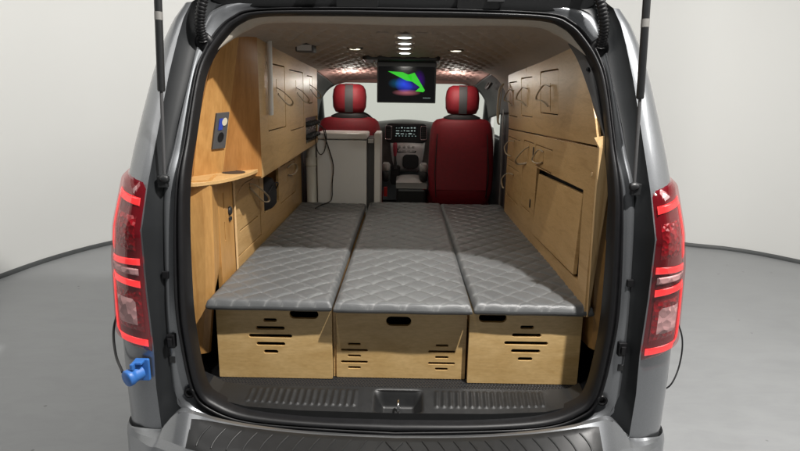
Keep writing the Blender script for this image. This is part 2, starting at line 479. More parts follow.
for i in range(101):
    z = .44+(1.907-.44)*i/100; zi = .492+(1.84-.492)*i/100
    c3.append(Vector((interp(z, R3Z, R3X), interp(z, R3Z, R3Y), z))); c2.append(Vector((interp(zi, R2Z, R2XX), interp(zi, R2Z, R2YY), zi)))
c3 += catmull([tuple(c3[-1])]+R3[9:], 31)[1:]; c2 += catmull([tuple(c2[-1])]+R2u[9:], 31)[1:]
for sgn in (1, -1):
    rows = []
    for t in (0, .12, .5, .9, 1):
        row = []
        for a, b in zip(c2, c3):
            p = a.lerp(b, t); k = math.sin(math.pi*t); p.y += .014*k; row.append((p.x*sgn, p.y, p.z))
        rows.append(row)
    jm.grid(rows)
    # gusset that closes the lower corner towards the bumper
    jm.add([(sgn*.755, -.02, .492), (sgn*.826, -.05, .44), (sgn*.80, -.05, .41), (sgn*.60, -.04, .43)], [(0, 1, 2, 3)])
    obj('jamb_panel', jm, M['jamb_dark'], van); jm = MB()

SEC = list(zip(R4Z, R4X))
TOP = [(.74, 1.955), (.66, 1.978), (.5, 1.992), (.25, 2.0), (0, 2.003)]
def section(y, k=1.0, drop=0):
    pts = [(x*k, z-drop*max(0, (z-1.2)/.8)) for z, x in SEC]+[(x*k, z-drop) for x, z in TOP]
    return [(x, y, z) for x, z in pts]
bs = MB()
for sgn in (1, -1):
    rows = []
    for u in (0, .03, .12, .25, .4, .55, .7, .85, 1):
        rows.append([(S(u, z).x*sgn, S(u, z).y, z) for z in zs])
    rows.append([(interp(z, R4Z, R4X)*sgn, interp(z, R4Z, R4Y)+.03, z) for z in zs])
    rows.append([(interp(z, R4Z, R4X)*sgn, .6, z) for z in zs])
    rows.append([(interp(z, R4Z, R4X)*sgn, 1.6, z) for z in zs])
    rows.append([(interp(z, R4Z, R4X)*sgn, 2.8, z) for z in zs])
    bs.grid(rows)
    # lower flank
    bs.grid([[(sgn*.99, y, .24), (sgn*1.004, y, .32), (sgn*1.007, y, .40)] for y in (.14, 1.0, 2.8)])
    # flank in front of the rear pillar: door below the glass, roof rail above
    rows = []
    for y in (2.8, 3.4, 4.0, 4.35):
        rows.append([(interp(z, R4Z, R4X)*sgn*interp(y, [2.8, 4.0, 4.4], [1, .985, .95]), y, z) for z in (.24, .4, .62, .8, 1.04, 1.18, 1.22)])
    bs.grid(rows)
    # shoulder from flank to roof
    rt = [(.738, .268, 1.907), (.68, .30, 1.95), (.55, .325, 1.966), (.25, .335, 1.974), (0, .336, 1.976)]
    rs = [(.79, .425, 1.93), (.71, .44, 1.967), (.55, .455, 1.99), (.25, .46, 2.0), (0, .46, 2.003)]
    rr = [[(x*sgn, y, z) for x, y, z in rt], [(x*sgn, y, z) for x, y, z in rs]]
    for y, d in ((.6, 0), (1.6, 0), (2.8, .01), (3.3, .04), (3.62, .10)):
        rr.append([(x*sgn, y, z-d) for x, _, z in rs])
    bs.grid(rr)
    # roof rail above the front door glass
    bs.grid([[(sgn*interp(z, R4Z, R4X), y, z-d) for z in (1.77, 1.85, 1.93)] for y, d in ((2.8, .01), (3.3, .04), (3.62, .10))])
obj('body_shell', bs, M['paint'], van, weld=True)

# bonnet, nose and A-pillars
nb = MB()
rows = []
for y, zt, k in ((4.30, 1.22, .95), (4.6, 1.14, .94), (4.85, 1.02, .92), (5.02, .82, .90), (5.05, .5, .90), (4.98, .26, .88)):
    rows.append([(x*k, y-(abs(x)**3)*.16, zt-(abs(x)**4)*.10) for x in (-1, -.85, -.6, -.3, 0, .3, .6, .85, 1)])
nb.grid(rows)
for sgn in (1, -1):
    nb.grid([[(sgn*.95, 4.2, z), (sgn*.92, 4.5, z), (sgn*.84, 4.86, z)] for z in (.24, .6, .98)])
obj('bonnet', nb, M['paint'], van)
for sgn in (1, -1):
    ap = MB(); ap.tube([(sgn*.80, 3.50, 1.86), (sgn*.835, 3.85, 1.60), (sgn*.88, 4.36, 1.20)], .045, 8)
    obj('windscreen_pillar', ap, M['trim_black'], van)
wsn = MB(); wsn.grid([[(x, y-.10*x*x, z) for x in (-.82, -.5, -.2, 0, .2, .5, .82)] for y, z in ((3.60, 1.845), (4.0, 1.55), (4.42, 1.20))])
obj('windscreen', wsn, M['glass'], van)
for sgn in (1, -1):
    g = MB(); g.grid([[(sgn*.965, 2.88, 1.22), (sgn*.94, 4.22, 1.22)], [(sgn*.895, 2.88, 1.77), (sgn*.865, 3.56, 1.75)]])
    obj('side_window', g, M['glass'], van)
    g = MB(); rows = []
    for z in (1.17, 1.3, 1.45, 1.6, 1.72):
        rows.append([((interp(z, R4Z, R4X)+.004)*sgn, y, z) for y in (.62, 1.5, 2.62)])
    g.grid(rows); obj('side_window', g, M['dark_glass'], van, label='dark tinted rear side window')
for sgn in (1, -1):
    d = MB(); d.box(*sorted((sgn*.905, sgn*.955)), 2.86, 4.2, .34, 1.2)
    obj('door_trim', d, M['dark_trim'], van, bevel=.01)
# wheels
for sgn in (1, -1):
    for y in (1.10, 4.25):
        t = MB(); t.lathe([(.20, -.10), (.30, -.105), (.33, -.08), (.335, 0), (.33, .08), (.30, .105), (.20, .10)], (sgn*.88, y, .335), 'x', 36)
        w = obj('wheel', t, M['tyre'], van)
        r = MB(); r.lathe([(.0, sgn*.07), (.05, sgn*.085), (.06, sgn*.07), (.16, sgn*.055), (.19, sgn*.09), (.205, sgn*.098), (.205, -sgn*.09)], (sgn*.88, y, .335), 'x', 30)
        obj('rim', r, M['silver'], w)
        a = MB(); a.tube([(sgn*1.004, y+.40*math.cos(R(q)), .335+.40*math.sin(R(q))) for q in range(-8, 189, 7)], .022, 8)
        obj('wheel_arch', a, M['trim_black'], van)

# ---- tail lights
def quad_strip(mb, us, vs_fn, off, sgn):
    pass
def corner_patch(edge_in, edge_out, z0, z1, off, sgn, nz=14, nu=9, rim=.006, u_top=None, tilt=0):
    """a lens lying on the body corner between edge_in(z) and edge_out(z); it stands proud by off with a turned-down rim."""
    mb = MB(); rows = []
    for i in range(nz+1):
        z = z0+(z1-z0)*i/nz; a, b = edge_in(z), edge_out(z); row = []
        for j in range(nu+1):
            u = a+(b-a)*j/nu; zz = z+tilt*(u-.0)
            e = off if (0 < i < nz and 0 < j < nu) else off-rim
            p = S(u, zz, e); row.append((p.x*sgn, p.y, p.z))
        rows.append(row)
    mb.grid(rows); return mb
def C(v): return lambda z: v
def tl_out(z):
    return interp(z, [.725, .75, .79, .86, .95, 1.3], [.62, .74, .83, .90, .93, .93])
for sgn in (1, -1):
    tl = obj('taillight', corner_patch(C(.015), tl_out, .728, 1.302, .012, sgn, 30, 12, .013, tilt=.045), M['lens'], van)
    def lp(a, b, z0, z1, off, tilt=.045, nz=8, nu=8, rim=.004): return corner_patch(a if callable(a) else C(a), b if callable(b) else C(b), z0, z1, off, sgn, nz, nu, rim, tilt=tilt)
    # lit C-shaped light guides
    bar = lp(.05, .66, 1.230, 1.255, .017, .045)
    bar2 = lp(.585, .66, 1.05, 1.250, .0175, .045, 10, 3); bar.add(bar2.v, bar2.f, True)
    bar2 = lp(.03, .66, 1.040, 1.063, .017, .0); bar.add(bar2.v, bar2.f, True)
    obj('light_bar', bar, M['light_bar'], tl)
    bar = lp(.05, .66, .960, .984, .017, .03)
    bar2 = lp(lambda z: interp(z, [.76, .80, .86], [.505, .565, .585]), lambda z: interp(z, [.76, .80, .86], [.58, .64, .66]), .768, .985, .0175, .03, 14, 3); bar.add(bar2.v, bar2.f, True)
    bar2 = lp(.03, lambda z: interp(z, [.755, .80], [.50, .60]), .752, .777, .017, .03); bar.add(bar2.v, bar2.f, True)
    obj('light_bar', bar, M['light_bar'], tl)
    obj('outer_lens', corner_patch(C(.02), tl_out, .733, 1.297, .0205, sgn, 30, 12, .016, tilt=.045), M['lens_cover'], tl)
    obj('lamp_lens', lp(.08, .52, 1.085, 1.20, .0155, .03), M['lens_mid'], tl)
    obj('lamp_lens', lp(.06, .52, .80, .945, .0150, .03), M['lens_mid'], tl)
    obj('clear_strip', lp(.06, .64, 1.003, 1.026, .0165, .02), M['reverse'], tl)
    obj('reverse_lamp', lp(.13, lambda z: .50-.4*max(0, .9-z), .825, .92, .0185, .02), M['reverse'], tl)

# ---- bumper
SIDE = [(.925, -.026), (.960, .004), (.984, .046), (.995, .10), (.997, .2), (.997, .6)]
def side(o, zs_): return [(x+o*(.4+.6*min(1, (x-.9)/.08)), y-o*max(0, 1-(y+.03)/.12), z) for (x, y), z in zip(SIDE, zs_)]
B = [
 [(0, -.075, .442), (.25, -.075, .449), (.45, -.074, .467), (.60, -.07, .490), (.69, -.064, .514), (.738, -.058, .524), (.768, -.056, .505), (.80, -.056, .466), (.826, -.054, .437)]+side(.004, (.427, .418, .411, .406, .402, .40)),
 [(0, -.090, .447), (.25, -.090, .454), (.45, -.089, .470), (.60, -.086, .491), (.69, -.081, .512), (.742, -.076, .519), (.775, -.074, .498), (.808, -.072, .458), (.833, -.068, .431)]+side(.007, (.421, .412, .404, .399, .396, .394)),
 [(0, -.215, .432), (.25, -.213, .434), (.45, -.206, .438), (.60, -.192, .440), (.69, -.165, .437), (.742, -.138, .434), (.778, -.118, .432), (.812, -.10, .428), (.840, -.09, .422)]+side(.010, (.410, .402, .395, .390, .386, .384)),
 [(0, -.238, .412), (.25, -.236, .412), (.45, -.230, .413), (.60, -.216, .414), (.69, -.188, .413), (.745, -.158, .411), (.785, -.136, .409), (.820, -.117, .406), (.850, -.106, .402)]+side(.013, (.392, .384, .377, .372, .368, .366)),
 [(0, -.250, .30), (.25, -.248, .30), (.45, -.240, .30), (.60, -.226, .30), (.69, -.198, .30), (.747, -.168, .30), (.788, -.144, .30), (.824, -.125, .30), (.855, -.112, .30)]+side(.014, (.295, .29, .285, .28, .278, .276)),
 [(0, -.20, .20), (.25, -.198, .20), (.45, -.19, .20), (.60, -.176, .20), (.69, -.148, .20), (.747, -.118, .20), (.788, -.094, .20), (.824, -.075, .20), (.855, -.062, .20)]+side(.0, (.2, .2, .2, .2, .2, .2))]
def full(ring, n=60):
    h = arc_resample(ring, n) if False else catmull(ring, n)
    return [Vector(mir(p)) for p in reversed(h[1:])]+h
bp = MB()
for p_, q_ in zip(B, B[1:]): bp.grid([full(p_, 71), full(q_, 71)])
bumper = obj('bumper', bp, M['paint'], van)
ca, cb = catmull(B[1], 141), catmull(B[2], 141)
def bump_pt(x, t, up):
    ax = abs(x)
    def at(c):
        for a, b in zip(c, c[1:]):
            if a.x <= ax <= b.x and b.x > a.x: return a.lerp(b, (ax-a.x)/(b.x-a.x))
        return c[0]
    p = at(ca).lerp(at(cb), t); return (x, p.y, p.z+up)
pd = MB(); xs = [-.70+1.40*i/80 for i in range(81)]
def pad_t0(x): return .06+max(0, (abs(x)-.6)/.1)**2*.10
rows = []
for k in range(9):
    t = k/8; row = []
    for x in xs:
        e = min(1, (.70-abs(x))/.008, k*2, (8-k)*2)
        row.append(bump_pt(x, pad_t0(x)+(1.02-pad_t0(x))*t, .001+.005*max(0, e)))
    rows.append(row)
pd.grid(rows)
for i in range(-12, 13):                                             # moulded chevron ribs of the pad
    x = i*.0535; s = -1 if i < 0 else 1
    if i == 0:
        for q in (-1, 1): pd.tube([bump_pt(q*.028, .30, .008), bump_pt(0, .62, .008)], .003, 6)
        continue
    pd.tube([bump_pt(x-s*.012+s*.030*math.sin(math.pi*.5*w)*1.0, .26+.66*w, .0065) for w in [k/8 for k in range(9)]], .0032, 6)
obj('step_pad', pd, M['sill'], bumper)
for sgn in (1, -1):
    cv = MB(); cv.box(*sorted((sgn*.725, sgn*.752)), -.078, -.066, .513, .517); obj('bumper_clip', cv, M['dark_trim'], bumper)

# ---- loading sill, striker and cargo floor
fm = MB(); fm.box(-.86, .86, .135, 4.2, .40, .497)
for i in range(-57, 58):
    for j in range(8):
        x, y = i*.0122+(.0061 if j % 2 else 0), .152+j*.0122; a_, b_ = .0042, .0026
        fm.add([(x-a_, y-a_, .497), (x+a_, y-a_, .497), (x+a_, y+a_, .497), (x-a_, y+a_, .497), (x-b_, y-b_, .5005), (x+b_, y-b_, .5005), (x+b_, y+b_, .5005), (x-b_, y+b_, .5005)], [(0, 1, 5, 4), (1, 2, 6, 5), (2, 3, 7, 6), (3, 0, 4, 7), (4, 5, 6, 7)])
obj('cargo_floor', fm, M['mat'], van)
def sill_z(x, t):  # t 0 rear .. 1 front
    return interp(abs(x), [0, .35, .55, .66, .72], [.462, .466, .478, .505, .54])*(1-t)+t*interp(abs(x), [0, .55, .66, .72], [.503, .503, .512, .55])
sp = MB()
XR = [-.70+1.4*i/280 for i in range(281)]
def sill_y(x, t): return interp(t, [0, 1], [.035+.10*max(0, abs(x)-.5)**1.5, .150])
rows = []
ribs = [s*(.155+.0262*k) for k in range(16) for s in (1, -1) if k not in (99,)]
def in_tub(x, t): return abs(x-.01) < .092 and t < .93
for k in range(25):
    t = k/24; row = []
    for x in XR:
        z = sill_z(x, t)
        d = min(abs(x-(r+(t-.5)*.006)) for r in ribs)
        if .22 < t < .86 and abs(x) < .63:
            z += .0045*max(0, 1-(d/.0075)**2)
        # recess for the latch striker
        ex = max(0, 1-max(0, abs(x-.01)-.058)/.034); et = min(1, max(0, (t-.03)/.12))*min(1, max(0, (.90-t)/.22))
        z -= .052*ex*et
        row.append((x, sill_y(x, t), z))
    rows.append(row)
sp.grid(rows)
sp.grid([[(x, sill_y(x, 0)-.001, sill_z(x, 0)), ] for x in XR] and [[(x, sill_y(x, 0), sill_z(x, 0)) for x in XR], [(x, sill_y(x, 0)-.004, sill_z(x, 0)-.03) for x in XR]])
obj('sill_plate', sp, M['sill'], van)
st = MB(); st.tube([(.01, .055, .42), (.01, .055, .478), (.01, .063, .485), (.01, .088, .485), (.01, .096, .478), (.01, .096, .42)], .0045, 8)
obj('latch_striker', st, M['chrome'], van)
for sgn in (1, -1):
    cs = MB()           # dark liners beside the boxes, over the wheel arches
    cs.grid([[(sgn*.715, .08, .50), (sgn*.765, .16, .50), (sgn*.83, .30, .50)], [(sgn*.735, .07, .62), (sgn*.80, .16, .62), (sgn*.86, .30, .62)], [(sgn*.742, .07, .9), (sgn*.83, .2, .9), (sgn*.87, .34, .9)]])
    cs.box(*sorted((sgn*.86, sgn*.875)), .3, 2.8, .45, 1.5)
    obj('cargo_liner', cs, M['trim_black'], van)
for sgn in (1, -1):
    pl = MB(); pl.lathe([(.019, .004), (.019, -.006), (.012, -.008), (.010, .006), (0, .008)], (sgn*.735, -.004, .552), 'y', 20)
    obj('rubber_plug', pl, M['rubber'], van)
for sgn in (1, -1):
    b = MB(); b.box(*sorted((sgn*.772, sgn*.800)), -.014, .012, .725, .775); b.box(*sorted((sgn*.778, sgn*.794)), -.024, -.014, .735, .765)
    obj('gate_buffer', b, M['rubber'], van, bevel=.003)
    b = MB(); b.box(*sorted((sgn*.779, sgn*.800)), -.004, .012, .665, .69); obj('hinge_block', b, M['trim_black'], van, bevel=.002)
    b = MB(); b.box(*sorted((sgn*.782, sgn*.804)), .0, .018, .975, 1.0); obj('gate_buffer', b, M['rubber'], van, bevel=.002)
st = MB(); st.box(-.789, -.768, .052, .053, 1.14, 1.29) if False else None

# ---- tailgate, struts, wiring conduits
ga = R(66); gd = Vector((0, -math.cos(ga), math.sin(ga))); gn = Vector((0, math.sin(ga), math.cos(ga)))   # along the gate / out of it
gh = Vector((0, .315, 1.925))
def G(x, s, w): p = gh+gd*s+gn*w; return (x, p.y, p.z)
gate = MB(); rows = []
for s, hw, w in ((.04, .70, .10), (.10, .745, .12), (.5, .80, .135), (.62, .815, .14), (.72, .82, .155), (1.15, .825, .15), (1.28, .81, .12), (1.30, .80, .05)):
    rows.append([G(hw*c, s, w-.05*abs(c)**4) for c in (-1, -.97, -.85, -.5, 0, .5, .85, .97, 1)])
gate.grid(rows)
tailgate = obj('tailgate', gate, M['paint'], van, solid=.02)
tr = MB(); gt = []
plate(tr, rrect(-.735, .735, -.03, 1.25, .12), [rrect(-.60, .60, .16, .60, .10)], .05, lambda u, v, w: G(u, v, .02+w), .008)
for x in (-.33, .33): tr.box(x-.03, x+.03, .285, .305, 1.925, 1.95)
gtrim = obj('gate_trim', tr, M['trim_black'], tailgate)
for x in (-.16, .27):
    hb = MB(); plate(hb, rrect(x-.075, x+.075, -.018, .035, .008), [], .012, lambda u, v, w: G(u, v, -.012+w), .002)
    obj('trim_clip_cover', hb, M['sill'], tailgate)
gg = MB(); plate(gg, rrect(-.62, .62, .14, .62, .11), [], .006, lambda u, v, w: G(u, v, .058+w), .001)
obj('gate_window', gg, M['dark_glass'], tailgate)
for sgn in (1, -1):
    lo = Vector((sgn*.783, .035, 1.315)); hi = Vector(G(sgn*.775, .45, -.02))
    d = (hi-lo)
    s = MB(); s.tube([lo, lo+d*.30], .0055, 10)
    strut = obj('gas_strut', s, M['dark_trim'], van)
    t = MB(); t.tube([lo+d*.28, lo+d*.285, lo+d*1.0], [.010, .0125, .0125], 14); obj('strut_cylinder', t, M['trim_black'], strut)
    t = MB(); t.tube([lo+d*.50, lo+d*.525], .0132, 14); obj('strut_label', t, M['grey_trim'], strut)
    e = MB(); e.lathe([(.0, -.016), (.012, -.014), (.016, 0), (.012, .014), (0, .016)], tuple(lo), 'x', 14); e.box(*sorted((sgn*.775, sgn*.806)), .028, .050, 1.285, 1.325)
    obj('ball_joint', e, M['trim_black'], strut, bevel=.003)
    c = MB(); pts = catmull([(sgn*.700, .255, 1.775), (sgn*.702, .235, 1.83), (sgn*.685, .225, 1.90), (sgn*.655, .235, 1.98), (sgn*.64, .26, 2.06)], 76)
    c.tube(pts, [.0165+.003*(1 if (i % 3) == 0 else -.3) for i in range(76)], 12)
    cd = obj('wiring_conduit', c, M['rubber'], van)
    g = MB(); g.lathe([(.034, .0), (.034, -.010), (.026, -.018), (.018, -.02)], (sgn*.700, .268, 1.772), 'y', 20); obj('grommet', g, M['rubber'], cd)

# ---- headliner
ZC_Y, ZC_Z = [.30, .37, .45, 1.0, 2.0, 2.4, 2.9, 3.3], [1.86, 1.858, 1.874, 1.848, 1.815, 1.803, 1.772, 1.735]
def zc(y): return interp(y, ZC_Y, ZC_Z)
CX = [(0, 0), (.2, -.001), (.4, -.006), (.52, -.016), (.60, -.036), (.66, -.068), (.71, -.12), (.75, -.20), (.775, -.32)]
def ceil_row(y, k=1): 
    h = [Vector((x*k, y, zc(y)+d)) for x, d in CX]
    return [Vector(mir(p)) for p in reversed(h[1:])]+h
def quilt(x, y, P=.085):
    fa = (x+y*.42)/P % 1; fb = (x-y*.42)/P % 1
    return min(abs(fa-.5), abs(fb-.5))*2
def fine_row(y, nx=150, zoff=0, yoff=0, amp=.013):
    h = arc_resample([(x, y, zc(y)+d) for x, d in CX], nx//2)
    full_ = [Vector(mir(p)) for p in reversed(h[1:])]+h; out = []
    for p in full_:
        q = quilt(p.x, p.y); out.append(Vector((p.x, p.y+yoff, p.z+zoff-amp*min(1, q*1.6)*max(0, min(1, (p.y-.46)/.2, max(0, (3.30-p.y)/.15)))*max(0, min(1, (.60-abs(p.x))/.08)))))
    return out
hl = MB(); hl.grid([fine_row(.42+.0105*i) for i in range(190)])
headliner = obj('headliner', hl, M['headliner'], van, solid=-.01)
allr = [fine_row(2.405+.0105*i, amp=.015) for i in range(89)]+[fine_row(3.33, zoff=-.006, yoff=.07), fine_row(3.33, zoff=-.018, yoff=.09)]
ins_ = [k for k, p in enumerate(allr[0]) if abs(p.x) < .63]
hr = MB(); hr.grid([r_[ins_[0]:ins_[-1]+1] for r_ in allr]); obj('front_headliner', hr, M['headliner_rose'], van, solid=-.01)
for sl_ in (slice(0, ins_[0]+1), slice(ins_[-1], None)):
    hr = MB(); hr.grid([r_[sl_] for r_ in allr]); obj('headliner_side', hr, M['dark_trim'], van, solid=-.01)
# beige roll where the headliner meets the seal
lipo = [p for p in catmull(R0[9:], 70)]
lr = MB()
def lipring(inx, dy, dz, top):
    out = []
    for p in lipo:
        k = max(0, min(1, (p.z-1.73)/.11))
        c = Vector((0, .3, 1.45)); v = (c-p); v.y = 0; v.normalize()
        out.append(p+v*inx*k+Vector((0, dy*k+.006*(1-k), 0))-v*.004*(1-k))
    return [Vector(p) for p in out]+[Vector(mir(p)) for p in reversed(out[:-1])]
lr.grid([lipring(0, .012, 0, 0), lipring(.004, .02, 0, 0), lipring(.014, .032, 0, 0), lipring(.021, .05, 0, 0), lipring(.022, .07, 0, 0), lipring(.010, .10, 0, 0)])
obj('headliner_edge', lr, M['beige'], van)
# grey plastic lining of the rear pillar
for sgn in (1, -1):
    pt = MB()
    rim = [(.63, .42, 1.80), (.655, .36, 1.735), (.675, .28, 1.64), (.70, .215, 1.53), (.722, .17, 1.44), (.742, .16, 1.30), (.752, .16, 1.1)]
    out_ = [(.645, .335, 1.79), (.683, .30, 1.72), (.704, .255, 1.64), (.717, .19, 1.50), (.724, .13, 1.40), (.725, .085, 1.26), (.727, .05, 1.1)]
    a, b = catmull(rim, 40), catmull(out_, 40)
    pt.grid([[(p.lerp(q, t).x*sgn, p.lerp(q, t).y-.012*math.sin(math.pi*t), p.lerp(q, t).z) for p, q in zip(a, b)] for t in (0, .2, .5, .8, 1)])
    if sgn > 0:
        ptr = obj('pillar_trim', pt, M['dark_trim'], van)
        k = MB(); k.lathe([(.008, 0), (.006, -.004), (0, -.004)], (.675, .288, 1.70), 'y', 12); obj('trim_plug', k, M['rubber'], ptr)
    else:
        pt = MB(); rows = []
        for k in range(25):
            t = k/24; z = 1.20+.60*t; ix = interp(z, [1.2, 1.49, 1.64, 1.72, 1.80], [.724, .715, .702, .68, .632]); iy = interp(z, [1.2, 1.26, 1.49, 1.64, 1.72, 1.80], [.055, .064, .17, .23, .27, .30])
            a = Vector((-ix-.004, iy+.02, z)); tt = (z-1.283)/.577; b_ = Vector((-.812+.140*tt-.022*math.sin(math.pi*max(0, min(1, tt)))-.004, .37+.05*tt+.012, z))
            rows.append([a.lerp(b_, q) for q in (0, .3, .7, 1)])
        pt.grid(rows); obj('pillar_trim', pt, M['ply_warm'], van, label='brown lining strip of the left rear pillar')
# vents and lamps in the ceiling
def lamp(name, x, y, rx, ry, mat, frame, parent=van, dz=.006):
    z = zc(y)-dz
    f = MB(); f.lathe([(1.25, .006), (1.25, -.002), (1.0, -.005)], (0, 0, 0), 'z', 24)
    f.v = [(x+p[0]*rx, y+p[1]*ry, z+p[2]) for p in f.v]
    o = obj(name, f, frame, parent)
    g = MB(); g.lathe([(.98, -.0035), (.6, -.0075), (0, -.009)], (0, 0, 0), 'z', 24)
    g.v = [(x+p[0]*rx, y+p[1]*ry, z+p[2]) for p in g.v]
    obj('lamp_glass', g, mat, o); return o
cn = MB()
plate(cn, rrect(-.125, .155, .68, 1.62, .03), [], .014, lambda u, v, w: (u, v, zc(v)-.004+w), .004)
console = obj('lamp_console', cn, M['headliner'], van)
for y in (.725, .915, 1.10, 1.325): lamp('ceiling_lamp', .010, y, .036, .042, M['led'], M['silver'], console, .016)
lamp('ceiling_lamp', -.25, 1.25, .034, .034, M['led_warm'], M['trim_black'])
lamp('ceiling_lamp', .278, 1.27, .034, .034, M['led_warm'], M['trim_black'])
lamp('ceiling_lamp', -.402, 2.62, .06, .05, M['led_warm'], M['grey_trim'])
lamp('ceiling_lamp', .398, 2.61, .065, .05, M['led_dim'], M['chrome'])
bx = MB(); bx.box(-.52, -.43, 1.02, 1.11, 1.795, 1.84); o = obj('ceiling_speaker', bx, M['dark_trim'], van, bevel=.008)
bx = MB(); bx.box(-.51, -.44, 1.014, 1.02, 1.802, 1.828); obj('speaker_grille', bx, M['silver'], o)
for sx in (-1, 1):
    v = MB(); plate(v, rrect(sx*.40-.33, sx*.40+.33, 1.700, 1.742, .014), [], .022, FY(3.36), .006); obj('sun_visor', v, M['pink'], van)
hd = MB(); hd.tube(catmull([(.66, 2.55, 1.70), (.64, 2.57, 1.665), (.64, 2.68, 1.66), (.66, 2.70, 1.70)], 14), .012, 8); obj('grab_handle', hd, M['dark_trim'], van)
# dark lining of the cab sides
for sgn in (1, -1):
    c = MB(); c.box(*sorted((sgn*.79, sgn*.86)), 2.45, 2.86, .45, 1.55)
    rows = [[(sgn*.79, 2.45, 1.5), (sgn*.79, 2.86, 1.5)], [(sgn*.775, 2.5, 1.68), (sgn*.775, 2.86, 1.68)], [(sgn*.74, 2.55, 1.78), (sgn*.74, 2.86, 1.78)]]
    c.grid(rows, False); obj('door_pillar_trim', c, M['dark_trim'], van)
    b = MB(); b.grid([[(sgn*.772, 2.60, 1.55), (sgn*.772, 2.645, 1.55)], [(sgn*.768, 2.52, .6), (sgn*.768, 2.565, .6)]], False); obj('seat_belt', b, M['grey_trim'], van, solid=.003)

# ---- dashboard
DY = 3.5
db = MB()
rows = []
for y, z0 in ((3.62, .86), (3.57, 1.10), (3.56, 1.22), (3.585, 1.285), (3.66, 1.325), (3.95, 1.335), (4.30, 1.24)):
    rows.append([(x, y-.05*math.exp(-(x/.3)**2), z0+.03*math.exp(-((x-.03)/.28)**2)-.02*abs(x)) for x in [-.86+1.72*i/30 for i in range(31)]])
db.grid(rows)
dash = obj('dashboard', db, M['grey_trim'], van)
bz = MB(); plate(bz, rrect(-.170, .232, 1.168, 1.345, .055), [], .03, FY(DY-.02), .008); obj('screen_bezel', bz, M['trim_black'], dash)
for x in (-.135, .19):
    vt = MB(); plate(vt, rrect(x-.032, x+.032, 1.195, 1.325, .014), [rrect(x-.024, x+.024, 1.203, 1.317, .009)], .014, FY(DY-.038), .003)
    o = obj('vent_frame', vt, M['chrome'], dash)
    sl = MB()
    for k in range(6): sl.box(x-.025, x+.025, DY-.036, DY-.03, 1.208+k*.019, 1.212+k*.019)
    obj('vent_slats', sl, M['dark_trim'], dash)
sn = MB(); plate(sn, rrect(-.075, .135, 1.222, 1.325, .006), [], .004, FY(DY-.0385), .001); scr = obj('screen', sn, M['dark_glass'], dash)
ic = MB(); y = DY-.0415
random.seed(11)
for r_ in range(3):
    xx = -.065
    while xx < .115:
        w_ = random.choice((.010, .016, .024, .03)); ic.box(xx, min(.127, xx+w_), y-.001, y, 1.247+r_*.027, 1.247+r_*.027+random.choice((.004, .007, .011))); xx += w_+.013
obj('screen_icons', ic, M['icon'], scr)
ic = MB()
for k in range(7): ic.box(-.07+k*.03, -.058+k*.03, y-.001, y, 1.228, 1.234)
obj('screen_icons', ic, M['icon_dim'], scr)
# silver centre stack under the screen
cst = MB()
prof = [(1.175, .155, 0), (1.10, .150, .01), (1.0, .135, .03), (.93, .115, .06), (.90, .085, .07)]
rows = []
for z, hw, dy in prof: rows.append([(.045+c*hw, DY+dy-.012+.02*abs(c)**3, z) for c in (-1, -.85, -.4, 0, .4, .85, 1)])
cst.grid(rows); stack = obj('centre_stack', cst, M['light_silver'], dash, solid=.02)
pb = MB(); plate(pb, rrect(-.06, .125, 1.075, 1.15, .012), [], .012, FY(DY-.012), .003); pn = obj('control_panel', pb, M['trim_black'], stack)
for x in (-.03, .012, .055, .097):
    kn = MB(); kn.lathe([(.013, 0), (.013, -.010), (.009, -.013), (0, -.013)], (x, DY-.018, 1.13), 'y', 14)
    kn.box(x-.015, x+.015, DY-.022, DY-.018, 1.085, 1.10); obj('control_knob', kn, M['silver'], stack)
hb = MB(); plate(hb, rrect(.0, .15, .93, 1.06, .04), [], .05, FY(DY+.0), .004); obj('cup_holder', hb, M['trim_black'], stack)
gl = MB(); gl.tube([(-.065, 3.44, .93), (-.068, 3.43, 1.02), (-.07, 3.42, 1.07)], [.016, .011, .010], 12)
g = obj('gear_lever', gl, M['dark_trim'], van)
gk = MB(); gk.lathe([(0, .125), (.016, .12), (.021, .095), (.019, .05), (.013, .0)], (-.07, 3.418, 1.05), 'z', 16); obj('gear_knob', gk, M['knob_pink'], g)
gb = MB(); plate(gb, rrect(-.11, -.02, .78, .96, .02), [], .05, FY(3.47), .006); obj('gear_base', gb, M['trim_black'], van)
cc = MB(); cc.box(-.045, .20, 2.78, 3.15, .50, .85)
cbx = obj('centre_box', cc, M['trim_black'], van, bevel=.02)
ct = MB(); rows = []
for i in range(9):
    v = i/8
    rows.append([(.078+.128*c*(1-.06*(v-.5)**2), 2.77+.40*v, .90+.03*(1-abs(c)**4)*(1-abs(2*v-1)**4)) for c in (-1, -.9, -.6, -.2, .2, .6, .9, 1)])
ct.grid(rows); ct.box(-.048, .204, 2.775, 3.165, .852, .9)
obj('armrest_lid', ct, M['grey_fabric'], cbx)
sw = MB(); pts = []
for i in range(37):
    a = 2*math.pi*i/36; pts.append((-.43+.185*math.cos(a), 3.32+.185*math.sin(a)*.45, 1.285+.185*math.sin(a)*.85))
sw.tube(pts, .016, 10); sw.tube([(-.43, 3.33, 1.28), (-.43, 3.6, 1.16)], .04, 10); sw.box(-.60, -.26, 3.31, 3.335, 1.265, 1.29)
obj('steering_wheel', sw, M['trim_black'], van)

